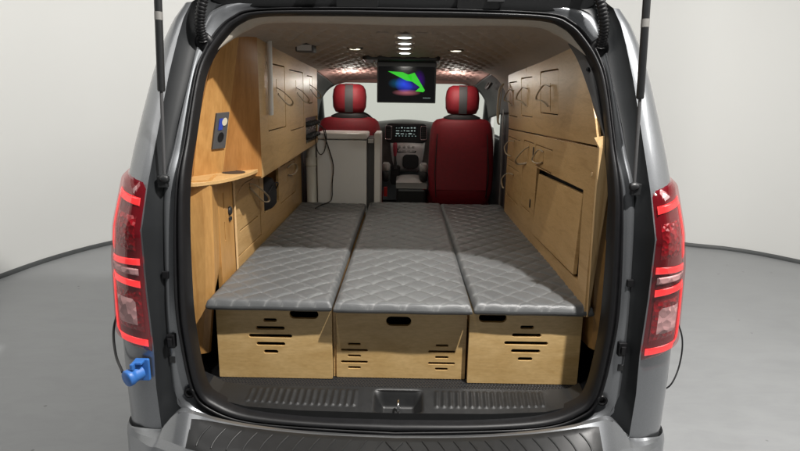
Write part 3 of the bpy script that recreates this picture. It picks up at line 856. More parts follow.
# blue shore-power socket on the rear corner
ps = MB()
cX, cY, cZ = -.868, -.062, .668
plate(ps, rrect(cX-.026, cX+.024, cZ-.040, cZ+.040, .006), [], .012, FY(cY+.002), .003)
sock = obj('power_socket', ps, M['blue'], van)
cp = MB()
cp.lathe([(.024, 0), (.025, -.025), (.025, -.034), (.028, -.036), (.0285, -.042), (.0285, -.052), (.026, -.056), (.0, -.056)], (0, 0, 0), 'y', 28)
rot = Matrix.Rotation(R(-34), 3, 'Z') @ Matrix.Rotation(R(6), 3, 'X')
cp.v = [tuple(rot @ Vector(p)+Vector((cX-.004, cY-.002, cZ-.006))) for p in cp.v]
obj('socket_cap', cp, M['blue'], sock)
cp = MB(); cp.box(cX-.022, cX+.012, cY-.030, cY-.004, cZ+.030, cZ+.040); cp.box(cX-.022, cX-.010, cY-.046, cY-.028, cZ+.018, cZ+.040)
obj('cap_hinge', cp, M['blue'], sock, bevel=.003)

# ------------------------------------------------------------------ front seats
def loft_seat(mb, prof, n=28, pw=3.2, cx=0, cy=0):
    """closed rounded-box loft: (z, half width, half depth, y shift)"""
    rows = []
    for z, hw, hd, dy in prof:
        row = []
        for j in range(n):
            a = 2*math.pi*j/n; c, s = math.cos(a), math.sin(a)
            row.append((cx+hw*math.copysign(abs(c)**(2/pw), c), cy+dy+hd*math.copysign(abs(s)**(2/pw), s), z))
        rows.append(row)
    mb.grid(rows, True, False, True); mb.add(rows[0], [tuple(range(n))]); mb.add(rows[-1], [tuple(range(n))])
    return mb
def seat(cx, label, arm_side):
    t = thing('front_seat', label, 'car seat', (cx, 3.0, .5), 'front seats of the van')
    b = MB(); loft_seat(b, [(.72, .20, .06, .0), (.75, .235, .085, -.01), (.85, .258, .095, -.01), (1.0, .265, .09, .0), (1.2, .262, .08, .03), (1.33, .252, .07, .05), (1.385, .235, .06, .06), (1.41, .205, .05, .065), (1.422, .15, .03, .07)], cx=cx, cy=2.80)
    bk = obj('backrest', b, M['red'], t, weld=True)
    p = MB(); rows = []
    for z in (.86, 1.0, 1.12, 1.20):
        rows.append([(cx+c*.2, 2.80-interp(z, [.85, 1.0, 1.2], [.106, .093, .054])-.006*(1-abs(c)**3), z) for c in (-1, -.7, -.3, 0, .3, .7, 1)])
    p.grid(rows); obj('back_pocket', p, M['red'], bk)
    for sg in (-1, 1):
        q_ = MB(); q_.tube([(cx+sg*interp(z, [.78, 1.0, 1.3], [.20, .215, .20]), 2.80-interp(z, [.78, .85, 1.0, 1.2, 1.33], [.088, .101, .089, .049, .019]), z) for z in (.80, .9, 1.0, 1.1, 1.2, 1.3)], .004, 6); obj('piping', q_, M['seat_black'], bk)
    h = MB(); loft_seat(h, [(1.452, .085, .035, 0), (1.46, .115, .05, 0), (1.50, .134, .062, 0), (1.58, .138, .06, .005), (1.635, .130, .052, .008), (1.665, .112, .042, .01), (1.68, .08, .025, .01)], cx=cx, cy=2.87, pw=2.6)
    hr_ = obj('headrest', h, M['red'], t, weld=True)
    s = MB()
    rows = []
    for z, y in ((1.458, 2.818), (1.50, 2.806), (1.58, 2.811), (1.635, 2.822), (1.668, 2.837), (1.683, 2.865)):
        rows.append([(cx+x, y, z) for x in (-.032, -.015, .015, .032)])
    s.grid(rows); obj('stripe', s, M['seat_grey'], hr_)
    s = MB()
    for sg in (-1, 1):
        rows = [[(cx+sg*x, y+dy, z) for x, dy in ((.034, -.001), (.085, -.0005), (.112, .012))] for z, y in ((1.462, 2.818), (1.50, 2.8055), (1.56, 2.808), (1.60, 2.814))]
        s.grid(rows)
    for sg in (-1, 1):
        po = MB(); po.tube([(cx+sg*.06, 2.87, 1.40), (cx+sg*.06, 2.87, 1.47)], .008, 8); obj('headrest_post', po, M['chrome'], hr_)
    yk = MB(); loft_seat(yk, [(1.405, .15, .05, 0), (1.43, .15, .05, 0), (1.452, .10, .035, 0)], cx=cx, cy=2.865, pw=2.6); obj('headrest_yoke', yk, M['seat_black'], bk)
    c = MB(); loft_seat(c, [(.62, .23, .25, 0), (.66, .265, .28, 0), (.76, .27, .28, 0), (.80, .25, .26, 0)], cx=cx, cy=3.06); obj('seat_cushion', c, M['red'], t)
    f = MB(); f.box(cx-.24, cx+.24, 2.78, 3.3, .50, .62); obj('seat_base', f, M['seat_black'], t, bevel=.015)
    a = MB(); ax = cx+arm_side*.300
    rows = []
    loft_seat(a, [(.905, .026, .16, 0), (.915, .034, .17, 0), (.97, .036, .17, 0), (.985, .028, .16, 0)], cx=ax, cy=2.94)
    obj('armrest', a, M['seat_black'], t)
    a = MB(); loft_seat(a, [(.98, .026, .07, 0), (.99, .034, .085, 0), (1.03, .034, .085, 0), (1.045, .024, .07, 0)], cx=ax, cy=2.90); obj('armrest_cushion', a, M['grey_fabric'], t)
    k = MB(); k.box(ax-.014, ax+.014, 2.79, 2.81, .78, .86); obj('belt_buckle', k, M['buckle'], t, bevel=.003)
    return t
seat(.478, 'red front seat with full red back right of the centre console', -1)
seat(-.435, 'red front seat behind the steering wheel, mostly hidden by the white cabinet', 1)

# ------------------------------------------------------------------ white fridge cabinet behind the left seat
fr = thing('fridge', 'off-white fridge cabinet standing behind the left front seat', 'fridge', (-.40, 2.45, .497))
b = MB(); b.box(-.62, -.258, 2.30, 2.62, .497, 1.275); obj('body', b, M['fridge'], fr, bevel=.008)
b = MB(); b.box(-.625, -.256, 2.292, 2.63, 1.281, 1.325); obj('top_panel', b, M['white'], fr, bevel=.012)
b = MB(); b.box(-.254, -.205, 2.325, 2.60, .497, 1.29); obj('side_recess', b, M['dark_trim'], fr)
b = MB(); b.box(-.203, -.158, 2.296, 2.62, .497, 1.328); obj('side_panel', b, M['white'], fr, bevel=.006)
b = MB(); b.box(-.25, -.208, 2.312, 2.324, 1.255, 1.285); obj('latch', b, M['silver'], fr, bevel=.003)

# ------------------------------------------------------------------ bed: three boxes and three mattresses
def slot(cx, cz, w, h): return rrect(cx-w/2, cx+w/2, cz-h/2, cz+h/2, h/2)
def storage_box(x0, x1, y0, z0, z1, slots, label, ends=True):
    t = thing('storage_box', label, 'storage box', ((x0+x1)/2, y0, z0), 'plywood boxes under the bed')
    f = MB(); plate(f, rrect(x0, x1, z0, z1, .004), slots, .015, FY(y0+.0075)); obj('front_panel', f, M['ply_box'], t)
    for x in (x0+.010, x1-.010):
        s = MB(); s.box(x-.0075, x+.0075, y0+.016, 2.15, z0+.002, z1-.002); obj('side_panel', s, M['ply_box'], t)
    s = MB(); s.box(x0+.02, x1-.02, y0+.017, 2.15, z1-.016, z1-.002); obj('top_panel', s, M['ply_box'], t)
    s = MB(); s.box(x0+.02, x1-.02, y0+.30, y0+.31, z0+.004, z1-.02); obj('divider', s, M['seat_black'], t)
    return t
BZ0, BZ1 = .500, .795
def diamond_slots(cx, zc_, k=1): return [slot(cx, zc_+.066, .052, .014), slot(cx, zc_+.033, .112, .014), slot(cx, zc_, .168, .014), slot(cx, zc_-.033, .112, .014), slot(cx, zc_-.066, .056, .014)]
storage_box(-.700, -.252, .212, BZ0, BZ1, [slot(-.360, .782-.012, .112, .036)]+diamond_slots(-.492, .678), 'left plywood box under the bed with handle slot near its right corner')
storage_box(-.238, .272, .228, BZ0, BZ1, [slot(.006, .742, .098, .038)]+[slot(c, z, w, .0095) for c in (-.167, .178) for z, w in ((.643, .050), (.617, .106), (.593, .052), (.567, .106), (.543, .050))], 'middle plywood box under the bed with two groups of thin vents')
storage_box(.278, .710, .200, BZ0, BZ1, [slot(.366, .774, .106, .036)]+diamond_slots(.500, .672), 'right plywood box under the bed with handle slot near its left corner')
pn = MB(); pn.box(-.2505, -.2395, .235, .26, .50, .79)
obj('divider_strip', pn, M['ply_box'], loc=(-.245, .247, .50), label='narrow plywood strip between the left and middle boxes', cat='strip')

def mattress(x0, x1, y0, y1, ztop, th, label, ph, notch=0, dxf=0):
    mb = MB(); nx, ny = int((x1-x0)/.0056), int((y1-y0)/.0068); r = .026
    P = .124
    def line(v): 
        f = v-math.floor(v); return min(f, 1-f)
    rows = []; seam = []
    for j in range(ny+1):
        y = y0+(y1-y0)*j/ny; row = []
        for i in range(nx+1):
            x = x0+(x1-x0)*i/nx
            d = min(x-x0, x1-x, y-y0, y1-y)
            q = min(1, d/r); z = ztop-r*(1-math.sqrt(max(0, 1-(1-q)**2)))
            a = line((x+y)/P+ph[0])*P; b = line((x-y)/P+ph[1])*P
            fade = min(1, .10+d/.05)
            g = 0
            for w in (a, b):
                g += .0042*math.exp(-(w/.0045)**2)+.0020*math.exp(-(w/.018)**2)
            a2 = (a*b)/(P*P*.0625) if True else 0
            z += (-g+.0015*min(1, a2))*fade
            z += .0035*math.sin(x*9+ph[0]*7)*math.sin(y*5.3+ph[1]*5)*fade
            k = 0
            row.append((x+dxf*(y-y0)/(y1-y0), y+.0015*math.sin(x*23+ph[0]*3)*max(0, 1-(y-y0)/.1), z))
            seam.append(max(math.exp(-(a/.0035)**2), math.exp(-(b/.0035)**2)))
        rows.append(row)
    mb.grid(rows)
    n_, m_ = len(rows), len(rows[0])
    loop = [rows[0][i] for i in range(m_)]+[rows[j][-1] for j in range(1, n_)]+[rows[-1][i] for i in range(m_-2, -1, -1)]+[rows[j][0] for j in range(n_-2, 0, -1)]
    cxm, cym = (x0+x1)/2, (y0+y1)/2
    def ins(p, e, z): return (p[0]+(e if p[0] < cxm-.1 else -e if p[0] > cxm+.1 else 0), p[1]+(e if p[1] < y0+.06 else -e if p[1] > y1-.06 else 0), z)
    lows = [loop, [ins(p, -.001, ztop-r-.008) for p in loop], [ins(p, .002, ztop-th+.006) for p in loop], [ins(p, .010, ztop-th) for p in loop]]
    mb.grid(lows, True, False, True)
    mb.add(lows[-1], [tuple(range(len(loop)))])
    o = obj('mattress', mb, M['leather'], loc=(cxm, y0, ztop-th), label=label, cat='mattress', group='quilted bed mattresses')
    at = o.data.attributes.new('seam', 'FLOAT', 'POINT')
    for k, v in enumerate(seam): at.data[k].value = v
    return o
MT = .842
mattress(-.722, -.247, .168, 2.17, MT, .046, 'left grey quilted mattress with a black cable lying at its far end', (.15, .40), dxf=-.004)
mattress(-.240, .282, .158, 2.24, MT-.002, .044, 'middle grey quilted mattress, the widest of the three', (.62, .05), dxf=.006)
mattress(.289, .738, .165, 2.20, MT, .046, 'right grey quilted mattress beside the wooden wall with folding flap', (.30, .75), dxf=-.012)

# ------------------------------------------------------------------ straps
def strap(parent, pts, r=.005):
    m = MB(); m.tube(catmull(pts, 26), r, 8, True, .45); return obj('strap', m, M['strap'], parent)
def loop_left(parent, x, y, z, s=1, out=.05):    # leather loop hanging from a slit of a left-hand door
    return strap(parent, [(x, y, z), (x+out*.5, y+.03*s, z-.02), (x+out, y+.10*s, z-.062), (x+out*.8, y+.13*s, z-.085), (x+out*.45, y+.10*s, z-.075), (x+.004, y+.01*s, z-.03)])
def loop_right(parent, x, y, z, s=1, out=.05, dl=.09):
    return strap(parent, [(x, y, z), (x-out*.6, y+.05*s, z+.006), (x-out, y+.12*s, z-.035), (x-out*.9, y+.14*s, z-.06), (x-out*.5, y+.08*s, z-.065), (x-.004, y+.0*s, z-dl)])

# ------------------------------------------------------------------ left wall: upper cabinet
ULX = -.61
uc = thing('wall_cabinet', 'left upper plywood wall cabinet above the niche, with an angled orange end', 'cabinet', (ULX, 1.3, 1.24), 'plywood camper cabinets')
def doors_on(face_fn, rects, thick, parent, mat, gap=.003, slits=None, r=.012):
    out = []
    for k, (u0, u1, v0, v1) in enumerate(rects):
        m = MB(); hs = [slits[k]] if slits and slits[k] else []
        plate(m, rrect(u0+gap*1.3, u1-gap*1.3, v0+gap*1.7, v1-gap*1.7, r), hs, thick, face_fn)
        out.append(obj('door', m, mat, parent))
    return out
def vslit(u, v, h=.062, w=.007): return rrect(u-w/2, u+w/2, v-h/2, v+h/2, w/2)
rects = [(.80, 1.195, 1.425, 1.735), (1.315, 1.74, 1.395, 1.725), (1.87, 2.09, 1.535, 1.712)]
outer = [(.645, 1.238), (2.30, 1.262), (2.30, 1.83), (1.6, 1.85), (1.0, 1.87), (.645, 1.89)]
gm = (.0, .0)
f = MB(); ctrl = rrect(1.80, 2.31-.02, 1.285, 1.448, .006)
plate(f, outer, [rrect(a, b, c, d, .014) for a, b, c, d in rects]+[ctrl], .016, FX(ULX-.008))
obj('front_panel', f, M['ply'], uc)
sl = [vslit(1.0, 1.635), vslit(1.505, 1.642), vslit(1.985, 1.65, .09)]
dr = doors_on(FX(ULX-.0085), rects, .015, uc, M['ply'], .0032, sl)
for d, (y, z) in zip(dr, ((1.0, 1.625), (1.505, 1.632), (1.985, 1.655))): loop_left(d, ULX, y, z, 1, .055)
b = MB(); plate(b, [(.645, -.86), (2.30, -.86), (2.30, ULX-.002), (.645, ULX-.002)], [], .014, lambda u, v, w: (v, u, 1.238+.0145*(u-.645)+w)); obj('bottom_panel', b, M['ply'], uc)
b = MB(); plate(b, [(-.86, 1.25), (ULX-.018, 1.25), (ULX-.018, 1.80), (-.86, 1.6)], [], .014, FY(2.292)); obj('end_panel', b, M['ply'], uc)
b = MB(); b.box(-.85, -.72, .68, 2.28, 1.26, 1.6); obj('back_panel', b, M['seat_black'], uc)
# angled rear end, bounce light's orange put into its wood: two upright faces meeting along one edge
A0b, A0t = (-.812, .37, 1.272), (-.672, .42, 1.86)
A1b, A1t = (-.736, .50, 1.272), (-.634, .51, 1.885)
B1b, B1t = (ULX+.002, .640, 1.240), (ULX+.002, .640, 1.89)
def facet(mb, p, q, r_, s_, curve=None, th=.016):
    rows = []
    for i in range(13):
        t = i/12; a = Vector(p).lerp(Vector(s_), t); b_ = Vector(q).lerp(Vector(r_), t)
        if curve: a.x += curve*math.sin(math.pi*t)
        rows.append([a.lerp(b_, k/6) for k in range(7)])
    mb.grid(rows, False); return mb
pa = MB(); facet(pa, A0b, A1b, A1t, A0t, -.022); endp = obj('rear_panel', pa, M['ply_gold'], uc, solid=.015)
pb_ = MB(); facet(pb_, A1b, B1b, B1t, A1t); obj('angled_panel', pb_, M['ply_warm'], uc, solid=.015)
# socket plate with a blue glowing switch
def onA(u, v, w):      # u across, v up the rear panel
    p = Vector(A0b).lerp(Vector(A1b), u).lerp(Vector(A0t).lerp(Vector(A1t), u), v); p.x += -.022*math.sin(math.pi*v)*(1-u)
    n_ = (Vector(A1b)-Vector(A0b)).cross(Vector(A0t)-Vector(A0b)).normalized()
    if n_.y > 0: n_ = -n_
    return tuple(p+n_*w)
so = MB(); so.grid([[onA(u, v, .008) for u in (.50, .93)] for v in (.175, .41)], False)
so.grid([[onA(u, v, w_) for u, v in ((.50, .175), (.93, .175), (.93, .41), (.50, .41), (.50, .175))] for w_ in (0, .008)], False)
sp_ = obj('socket_plate', so, M['dark_trim'], endp)
sb = MB(); sb.grid([[onA(u, v, .011) for u in (.60, .74)] for v in (.30, .375)], False); obj('switch_light', sb, M['led_blue'], sp_)
sb = MB(); sb.add([onA(.78+.09*math.cos(a), .352+.026*math.sin(a), .0125) for a in [2*math.pi*i/16 for i in range(16)]], [tuple(range(16))]); obj('switch_button', sb, M['led_pale'], sp_)
sb = MB(); sb.add([onA(.72+.10*math.cos(a), .252+.032*math.sin(a), .011) for a in [2*math.pi*i/16 for i in range(16)]], [tuple(range(16))]); obj('socket_hole', sb, M['rubber'], sp_)
# white light tube
lt = MB(); lt.tube([(ULX+.016, .79, 1.50), (ULX+.016, .79, 1.505), (ULX+.016, .805, 1.838), (ULX+.016, .805, 1.842)], [.008, .012, .012, .008], 12)
obj('light_tube', lt, M['white'], uc)
# instrument panel at the far end
ip = MB(); ip.box(ULX-.05, ULX-.012, 1.815, 2.285, 1.288, 1.446); ipo = obj('instrument_panel', ip, M['trim_black'], uc)
kn = MB()
random.seed(3)
for r_ in range(2):
    for c_ in range(5):
        yy = 1.86+c_*.09; zz = 1.325+r_*.08
        kn = MB(); kn.lathe([(.018, 0), (.018, .012), (.012, .03), (.012, .04), (0, .042)], (ULX-.012, yy, zz), 'x', 12); obj('instrument_knob', kn, M['seat_black'], ipo)
kn = MB()
for c_ in range(10): kn.box(ULX-.012, ULX-.006, 1.83+c_*.045, 1.842+c_*.045, 1.362+.01*(c_ % 3), 1.37+.012*(c_ % 3))
obj('instrument_labels', kn, M['silver'], ipo)

# ------------------------------------------------------------------ left wall: lower cabinet with shelf
LLX = -.735
lc = thing('base_cabinet', 'left lower plywood cabinet with an open niche and a shelf at its rear end', 'cabinet', (LLX, 1.3, .80), 'plywood camper cabinets')
def arch(u0, u1, v0, v1):
    pts = [(u1, v0), (u1, v1-.06)]
    for k in range(9):
        a = R(90*k/8); pts.append((u1-.06+.06*math.cos(a)-0, v1-.06+.06*math.sin(a)))
    for k in range(13):
        a = R(90+90*k/12); pts.append((u0+.20+.20*math.cos(a), v1-.115+.115*math.sin(a)))
    pts.append((u0, v0)); return pts
niche = rrect(1.165, 1.535, .965, 1.20, .006)
a_hole = arch(.635, 1.085, .862, 1.185)
def shrink(loop, g):
    cu = sum(p[0] for p in loop)/len(loop); cv_ = sum(p[1] for p in loop)/len(loop)
    us = [p[0] for p in loop]; vs = [p[1] for p in loop]; ku = 1-2*g/(max(us)-min(us)); kv = 1-2*g/(max(vs)-min(vs))
    mu, mv = (max(us)+min(us))/2, (max(vs)+min(vs))/2
    return [(mu+(p[0]-mu)*ku, mv+(p[1]-mv)*kv) for p in loop]
r2_ = (1.585, 2.05, .935, 1.165)
f = MB(); plate(f, [(.60, .80), (2.28, .80), (2.28, 1.225), (.60, 1.225)], [a_hole, niche, rrect(*r2_, .01)], .016, FX(LLX-.008)); obj('front_panel', f, M['ply'], lc)
m = MB(); plate(m, shrink(a_hole, .005), [vslit(.90, 1.135, .075), rrect(.70, 1.03, .972, .979, .003)], .015, FX(LLX-.009)); d1 = obj('door', m, M['ply'], lc)
strap(d1, [(LLX, .885, 1.168), (LLX+.022, .93, 1.155), (LLX+.036, 1.03, 1.105), (LLX+.040, 1.11, 1.062), (LLX+.036, 1.115, 1.040), (LLX+.026, 1.05, 1.052), (LLX+.012, .95, 1.11), (LLX, .895, 1.15)], .0068)
d2 = doors_on(FX(LLX-.009), [r2_], .015, lc, M['ply'], .003, [vslit(1.80, 1.09, .09)])[0]
strap(d2, [(LLX, 1.80, 1.13), (LLX+.02, 1.84, 1.15), (LLX+.03, 1.93, 1.14), (LLX+.03, 1.96, 1.10), (LLX+.015, 1.91, 1.075), (LLX, 1.82, 1.085)], .0075)
b = MB(); b.box(-.86, LLX-.018, .62, 2.27, .80, .815); obj('floor_panel', b, M['ply'], lc)
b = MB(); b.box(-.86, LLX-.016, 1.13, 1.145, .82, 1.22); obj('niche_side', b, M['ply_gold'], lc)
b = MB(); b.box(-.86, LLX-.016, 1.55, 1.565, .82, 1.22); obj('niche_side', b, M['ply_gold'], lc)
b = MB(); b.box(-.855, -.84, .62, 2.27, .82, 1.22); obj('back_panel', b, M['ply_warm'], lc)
b = MB(); b.box(-.86, LLX-.018, 1.147, 1.548, .945, .957); obj('niche_shelf', b, M['ply'], lc)
b = MB(); b.box(-.86, LLX-.002, 2.284, 2.298, .80, 1.22); obj('end_panel', b, M['ply_edge'], lc)
# switch strip and rounded rear post
f = MB(); plate(f, [(.405, .80), (.597, .80), (.597, 1.235), (.405, 1.25)], [rrect(.465, .476, 1.125, 1.195, .005), rrect(.465, .476, .99, 1.07, .005)], .018, FX(LLX-.004)); sw_ = obj('switch_strip', f, M['ply_gold'], lc)
k = MB(); k.lathe([(.019, 0), (.019, .008), (.012, .012), (0, .012)], (LLX+.004, .540, 1.105), 'x', 16); k.box(LLX+.004, LLX+.012, .525, .555, 1.062, 1.078); obj('switch', k, M['trim_black'], sw_, bevel=.002)
b = MB(); b.grid([[(-.727, .598, .80), (-.727, .598, 1.235)], [(-.720, .603, .80), (-.720, .603, 1.235)], [(-.738, .606, .80), (-.738, .606, 1.235)]], False); obj('edge_strip', b, M['ply_edge'], lc)
b = MB()
pp = [(-.805, .205), (-.79, .222), (-.735, .238), (-.712, .250), (-.708, .262), (-.722, .33), (-.733, .405), (-.745, .405)]
for z0, z1, sh in ():
    pass
rows = []
for z in (.585, .64, .80, .90, 1.0, 1.15, 1.278):
    dx = interp(z, [.585, .80, .95, 1.278], [-.038, -.012, -.002, .004]); cut = interp(z, [.585, .75, .86], [1, 1, 0])
    row = []
    for i, (x, y) in enumerate(pp):
        yy = y if i < 4 else y-(y-.262)*cut*.9
        row.append((x+dx, yy, z))
    rows.append(row)
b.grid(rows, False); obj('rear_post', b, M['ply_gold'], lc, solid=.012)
sh_ = MB()
sp2 = [(-.84, .225)]+[tuple(p[:2]) for p in catmull([(-.775, .195, 0), (-.735, .215, 0), (-.690, .275, 0), (-.655, .36, 0), (-.632, .47, 0), (-.622, .56, 0), (-.622, .635, 0)], 22)]+[(-.84, .635)]
cup = [(-.690+.045*math.cos(R(a)), .500+.045*math.sin(R(a))) for a in range(0, 360, 15)]
plate(sh_, sp2, [cup], .014, FZ(1.268)); shelf = obj('shelf', sh_, M['ply'], lc)
cu_ = MB(); cu_.lathe([(.047, .009), (.044, .010), (.043, -.010), (0, -.012)], (-.690, .500, 1.268), 'z', 26); obj('cup_holder', cu_, M['trim_black'], shelf)

# black bag in the niche
bg = MB(); loft_seat(bg, [(.958, .04, .14, 0), (.97, .048, .165, 0), (1.03, .05, .165, 0), (1.08, .045, .14, .01), (1.115, .03, .09, .02), (1.125, .012, .05, .02)], cx=-.775, cy=1.36, pw=2.5)
bgo = obj('bag', bg, M['bag'], loc=(-.775, 1.36, .958), label='small black bag lying in the left cabinet niche', cat='bag')
hh = MB(); hh.tube(catmull([(-.74, 1.27, 1.05), (-.715, 1.33, 1.10), (-.712, 1.42, 1.09), (-.74, 1.46, 1.04)], 18), .004, 6); obj('handle', hh, M['black_cable'], bgo)

# ------------------------------------------------------------------ right wall
RLX = .70
def tiltX(z): return .70-.07*(z-1.41)
def FR(u, v, w): return (tiltX(v)+w, u, v)
ru = thing('wall_cabinet', 'right upper plywood wall cabinet with three strapped doors under the ceiling', 'cabinet', (.70, 1.1, 1.40), 'plywood camper cabinets')
outer = [(.178, 1.436), (1.955, 1.397), (1.955, 1.772), (1.5, 1.815), (1.18, 1.845), (.95, 1.862), (.72, 1.872), (.58, 1.86), (.46, 1.815), (.375, 1.74), (.285, 1.635), (.215, 1.53)]
rects = [(.715, 1.055, 1.522, 1.722), (1.235, 1.535, 1.492, 1.705), (1.655, 1.925, 1.478, 1.690)]
f = MB(); plate(f, outer, [rrect(a, b, c, d, .014) for a, b, c, d in rects]+[rrect(1.385, 1.393, 1.735, 1.79, .003)], .016, lambda u, v, w: FR(u, v, w+.008)); obj('front_panel', f, M['ply'], ru)
sl = [vslit(.86, 1.60, .13), vslit(1.37, 1.605, .12), vslit(1.78, 1.60, .10)]
dr = doors_on(lambda u, v, w: FR(u, v, w+.0085), rects, .015, ru, M['ply'], .003, sl)
for d, (y, z) in zip(dr, ((.86, 1.648), (1.37, 1.642), (1.78, 1.635))): loop_right(d, tiltX(z), y, z, 1, .03)
b = MB(); b.box(.712, .86, .32, 1.94, 1.412, 1.424); obj('bottom_panel', b, M['ply'], ru)
b = MB(); plate(b, [(.70, 1.41), (.86, 1.41), (.82, 1.6), (.695, 1.74)], [], .012, FY(1.948)); obj('end_panel', b, M['ply'], ru)
b = MB(); b.box(.80, .86, .5, 1.94, 1.43, 1.56); obj('back_panel', b, M['seat_black'], ru)
st_ = MB(); st_.tube(catmull([(.655, 1.985, 1.68), (.63, 1.98, 1.64), (.625, 1.985, 1.52), (.63, 1.98, 1.44), (.64, 1.985, 1.42)], 20), .012, 8, True, .5); st_.tube(catmull([(.65, 1.99, 1.68), (.645, 2.0, 1.60), (.64, 2.0, 1.50), (.635, 1.99, 1.43)], 16), .006, 8, True, .5)
obj('hanging_strap', st_, M['strap'], ru)

rl = thing('base_cabinet', 'right lower plywood cabinet with a folding flap and four small doors', 'cabinet', (.70, 1.1, .80), 'plywood camper cabinets')
fl_hole = [(.275, .905), (1.085, .895), (1.085, 1.245), (.30, 1.258)]
rects = [(.79, 1.15, 1.252, 1.362), (1.185, 1.445, .985, 1.362), (1.535, 1.945, 1.200, 1.348), (1.520, 1.915, .965, 1.165)]
f = MB(); plate(f, [(.165, .80), (1.955, .80), (1.955, 1.390), (.178, 1.428)], [fl_hole]+[rrect(a, b, c, d, .014) for a, b, c, d in rects], .016, FX(RLX+.008)); obj('front_panel', f, M['ply'], rl)
sl = [vslit(.965, 1.31, .07), vslit(1.305, 1.30, .10), vslit(1.73, 1.29, .09), vslit(1.70, 1.08, .12)]
dr = doors_on(FX(RLX+.0085), rects, .015, rl, M['ply'], .003, sl)
loop_right(dr[0], RLX, .965, 1.338, 1, .022, .05); strap(dr[1], [(RLX, 1.30, 1.335), (RLX-.025, 1.33, 1.31), (RLX-.048, 1.40, 1.255), (RLX-.036, 1.44, 1.225), (RLX-.012, 1.40, 1.228), (RLX, 1.345, 1.24)], .006)
strap(dr[2], [(RLX, 1.73, 1.33), (RLX-.03, 1.75, 1.328), (RLX-.05, 1.78, 1.29), (RLX-.04, 1.775, 1.25), (RLX-.015, 1.74, 1.235)], .0065)
strap(dr[3], [(RLX, 1.70, 1.125), (RLX-.035, 1.72, 1.13), (RLX-.06, 1.76, 1.09), (RLX-.055, 1.765, 1.045), (RLX-.045, 1.76, 1.03)], .007)
hg = MB()
for z in (1.32, 1.04): hg.box(RLX-.003, RLX+.001, 1.172, 1.192, z-.022, z+.022)
obj('hinge', hg, M['trim_black'], rl)
def flap(u, v, w): return (RLX+.013-.014*(1.2-v)/.3+w, u, v)
m = MB(); plate(m, [(.315, .918), (1.060, .903), (1.060, 1.216), (.325, 1.238)], [], .016, flap); obj('folding_flap', m, M['ply'], rl)
b = MB(); b.box(RLX+.045, RLX+.055, .22, 1.14, .82, 1.32); obj('back_panel', b, M['seat_black'], rl)
b = MB(); b.box(RLX+.02, .76, .32, 1.94, .79, .80); obj('floor_panel', b, M['ply'], rl)
b = MB(); b.box(RLX+.018, .86, 1.936, 1.950, .80, 1.37); obj('end_panel', b, M['ply'], rl)
b = MB()
rows = [[(RLX-.002, .160, z) if False else (interp(z, [.80, 1.43], [.712, .699]), .160, z), (interp(z, [.80, .95, 1.36, 1.425, 1.47], [.720, .727, .752, .757, .740]), .167, z)] for z in (.80, .95, 1.15, 1.30, 1.40, 1.43)]
rows.append([(.680, .168, 1.465), (.735, .170, 1.475)])
b.grid(rows, False); obj('rear_edge', b, M['ply_edge'], rl, solid=.012)
b = MB(); rows = []
for z in (.655, .70, .90, 1.1, 1.395):
    d = interp(z, [.655, .75, 1.395], [.05, .028, 0])
    rows.append([(.708+d*.6, .290, z), (.716+d*.6, .215, z), (.726+d*.6, .192, z), (.775+d*.3, .182, z), (.82, .26, z)])
b.grid(rows, False); obj('rear_post', b, M['ply_gold'], rl, solid=.012)
kk = MB(); kk.lathe([(.009, 0), (.009, -.002), (.006, -.003), (0, -.001)], (RLX, .215, 1.33), 'x', 14); obj('knob', kk, M['ply_edge'], rl)  # shallow finger pull let into the panel

# ------------------------------------------------------------------ white tube, monitor, cords
wt = thing('pipe', 'ivory plastic pipe standing between left cabinet and fridge', 'pipe', (-.668, 2.345, .497))
t = MB(); t.lathe([(.038, .0), (.038, .60), (.0, .60)], (-.668, 2.345, .497), 'z', 24); obj('lower_pipe', t, M['pipe'], wt)
t = MB(); t.lathe([(.043, .585), (.043, .64), (.034, .645), (.034, .82), (0, .82)], (-.668, 2.345, .497), 'z', 24); obj('coupling', t, M['pipe'], wt)

mo = thing('monitor', 'flip-down ceiling monitor with a green and blue picture', 'monitor', (.02, 1.75, 1.80))
b = MB(); plate(b, rrect(-.24, .218, 1.62, 1.86, .03), [], .028, lambda u, v, w: (u, v, zc(v)-.014+w), .006); obj('ceiling_mount', b, M['trim_black'], mo)
b = MB(); b.box(-.158, .202, 1.738, 1.762, 1.552, 1.795); mb_ = obj('screen_case', b, M['trim_black'], mo, bevel=.004)
b = MB(); b.box(-.150, .194, 1.7345, 1.7375, 1.560, 1.768); obj('screen', b, M['monitor'], mb_)
def sx(px): return -.150+.344*px
def sz(py): return 1.560+.208*py
g = MB(); yy = 1.7328
def flat(pts, d=.0012):
    n_ = len(pts); g.add([(sx(a), yy, sz(c)) for a, c in pts]+[(sx(a), yy+d, sz(c)) for a, c in pts], [tuple(range(n_)), tuple(range(2*n_-1, n_-1, -1))]+[(i, (i+1) % n_, (i+1) % n_+n_, i+n_) for i in range(n_)])
flat([(.17, .86), (.43, .84), (.50, .79), (.585, .75), (.60, .575), (.50, .60)])
flat([(.51, .76), (.64, .83), (.83, .33), (.80, .28), (.66, .30), (.74, .42), (.58, .60)])
obj('picture', g, M['green'], mb_)
g = MB()
for k in range(5): g.box(sx(.80+.028*k), sx(.815+.028*k), yy, yy+.001, sz(.10), sz(.125))
obj('caption', g, M['icon_dim'], mb_)
ar = MB()
for x in (-.175, .219): ar.tube([(x, 1.75, 1.80), (x-.0, 1.75, 1.78), (x+(.017 if x < 0 else -.017), 1.75, 1.765)], .006, 8)
obj('hinge', ar, M['silver'], mo)

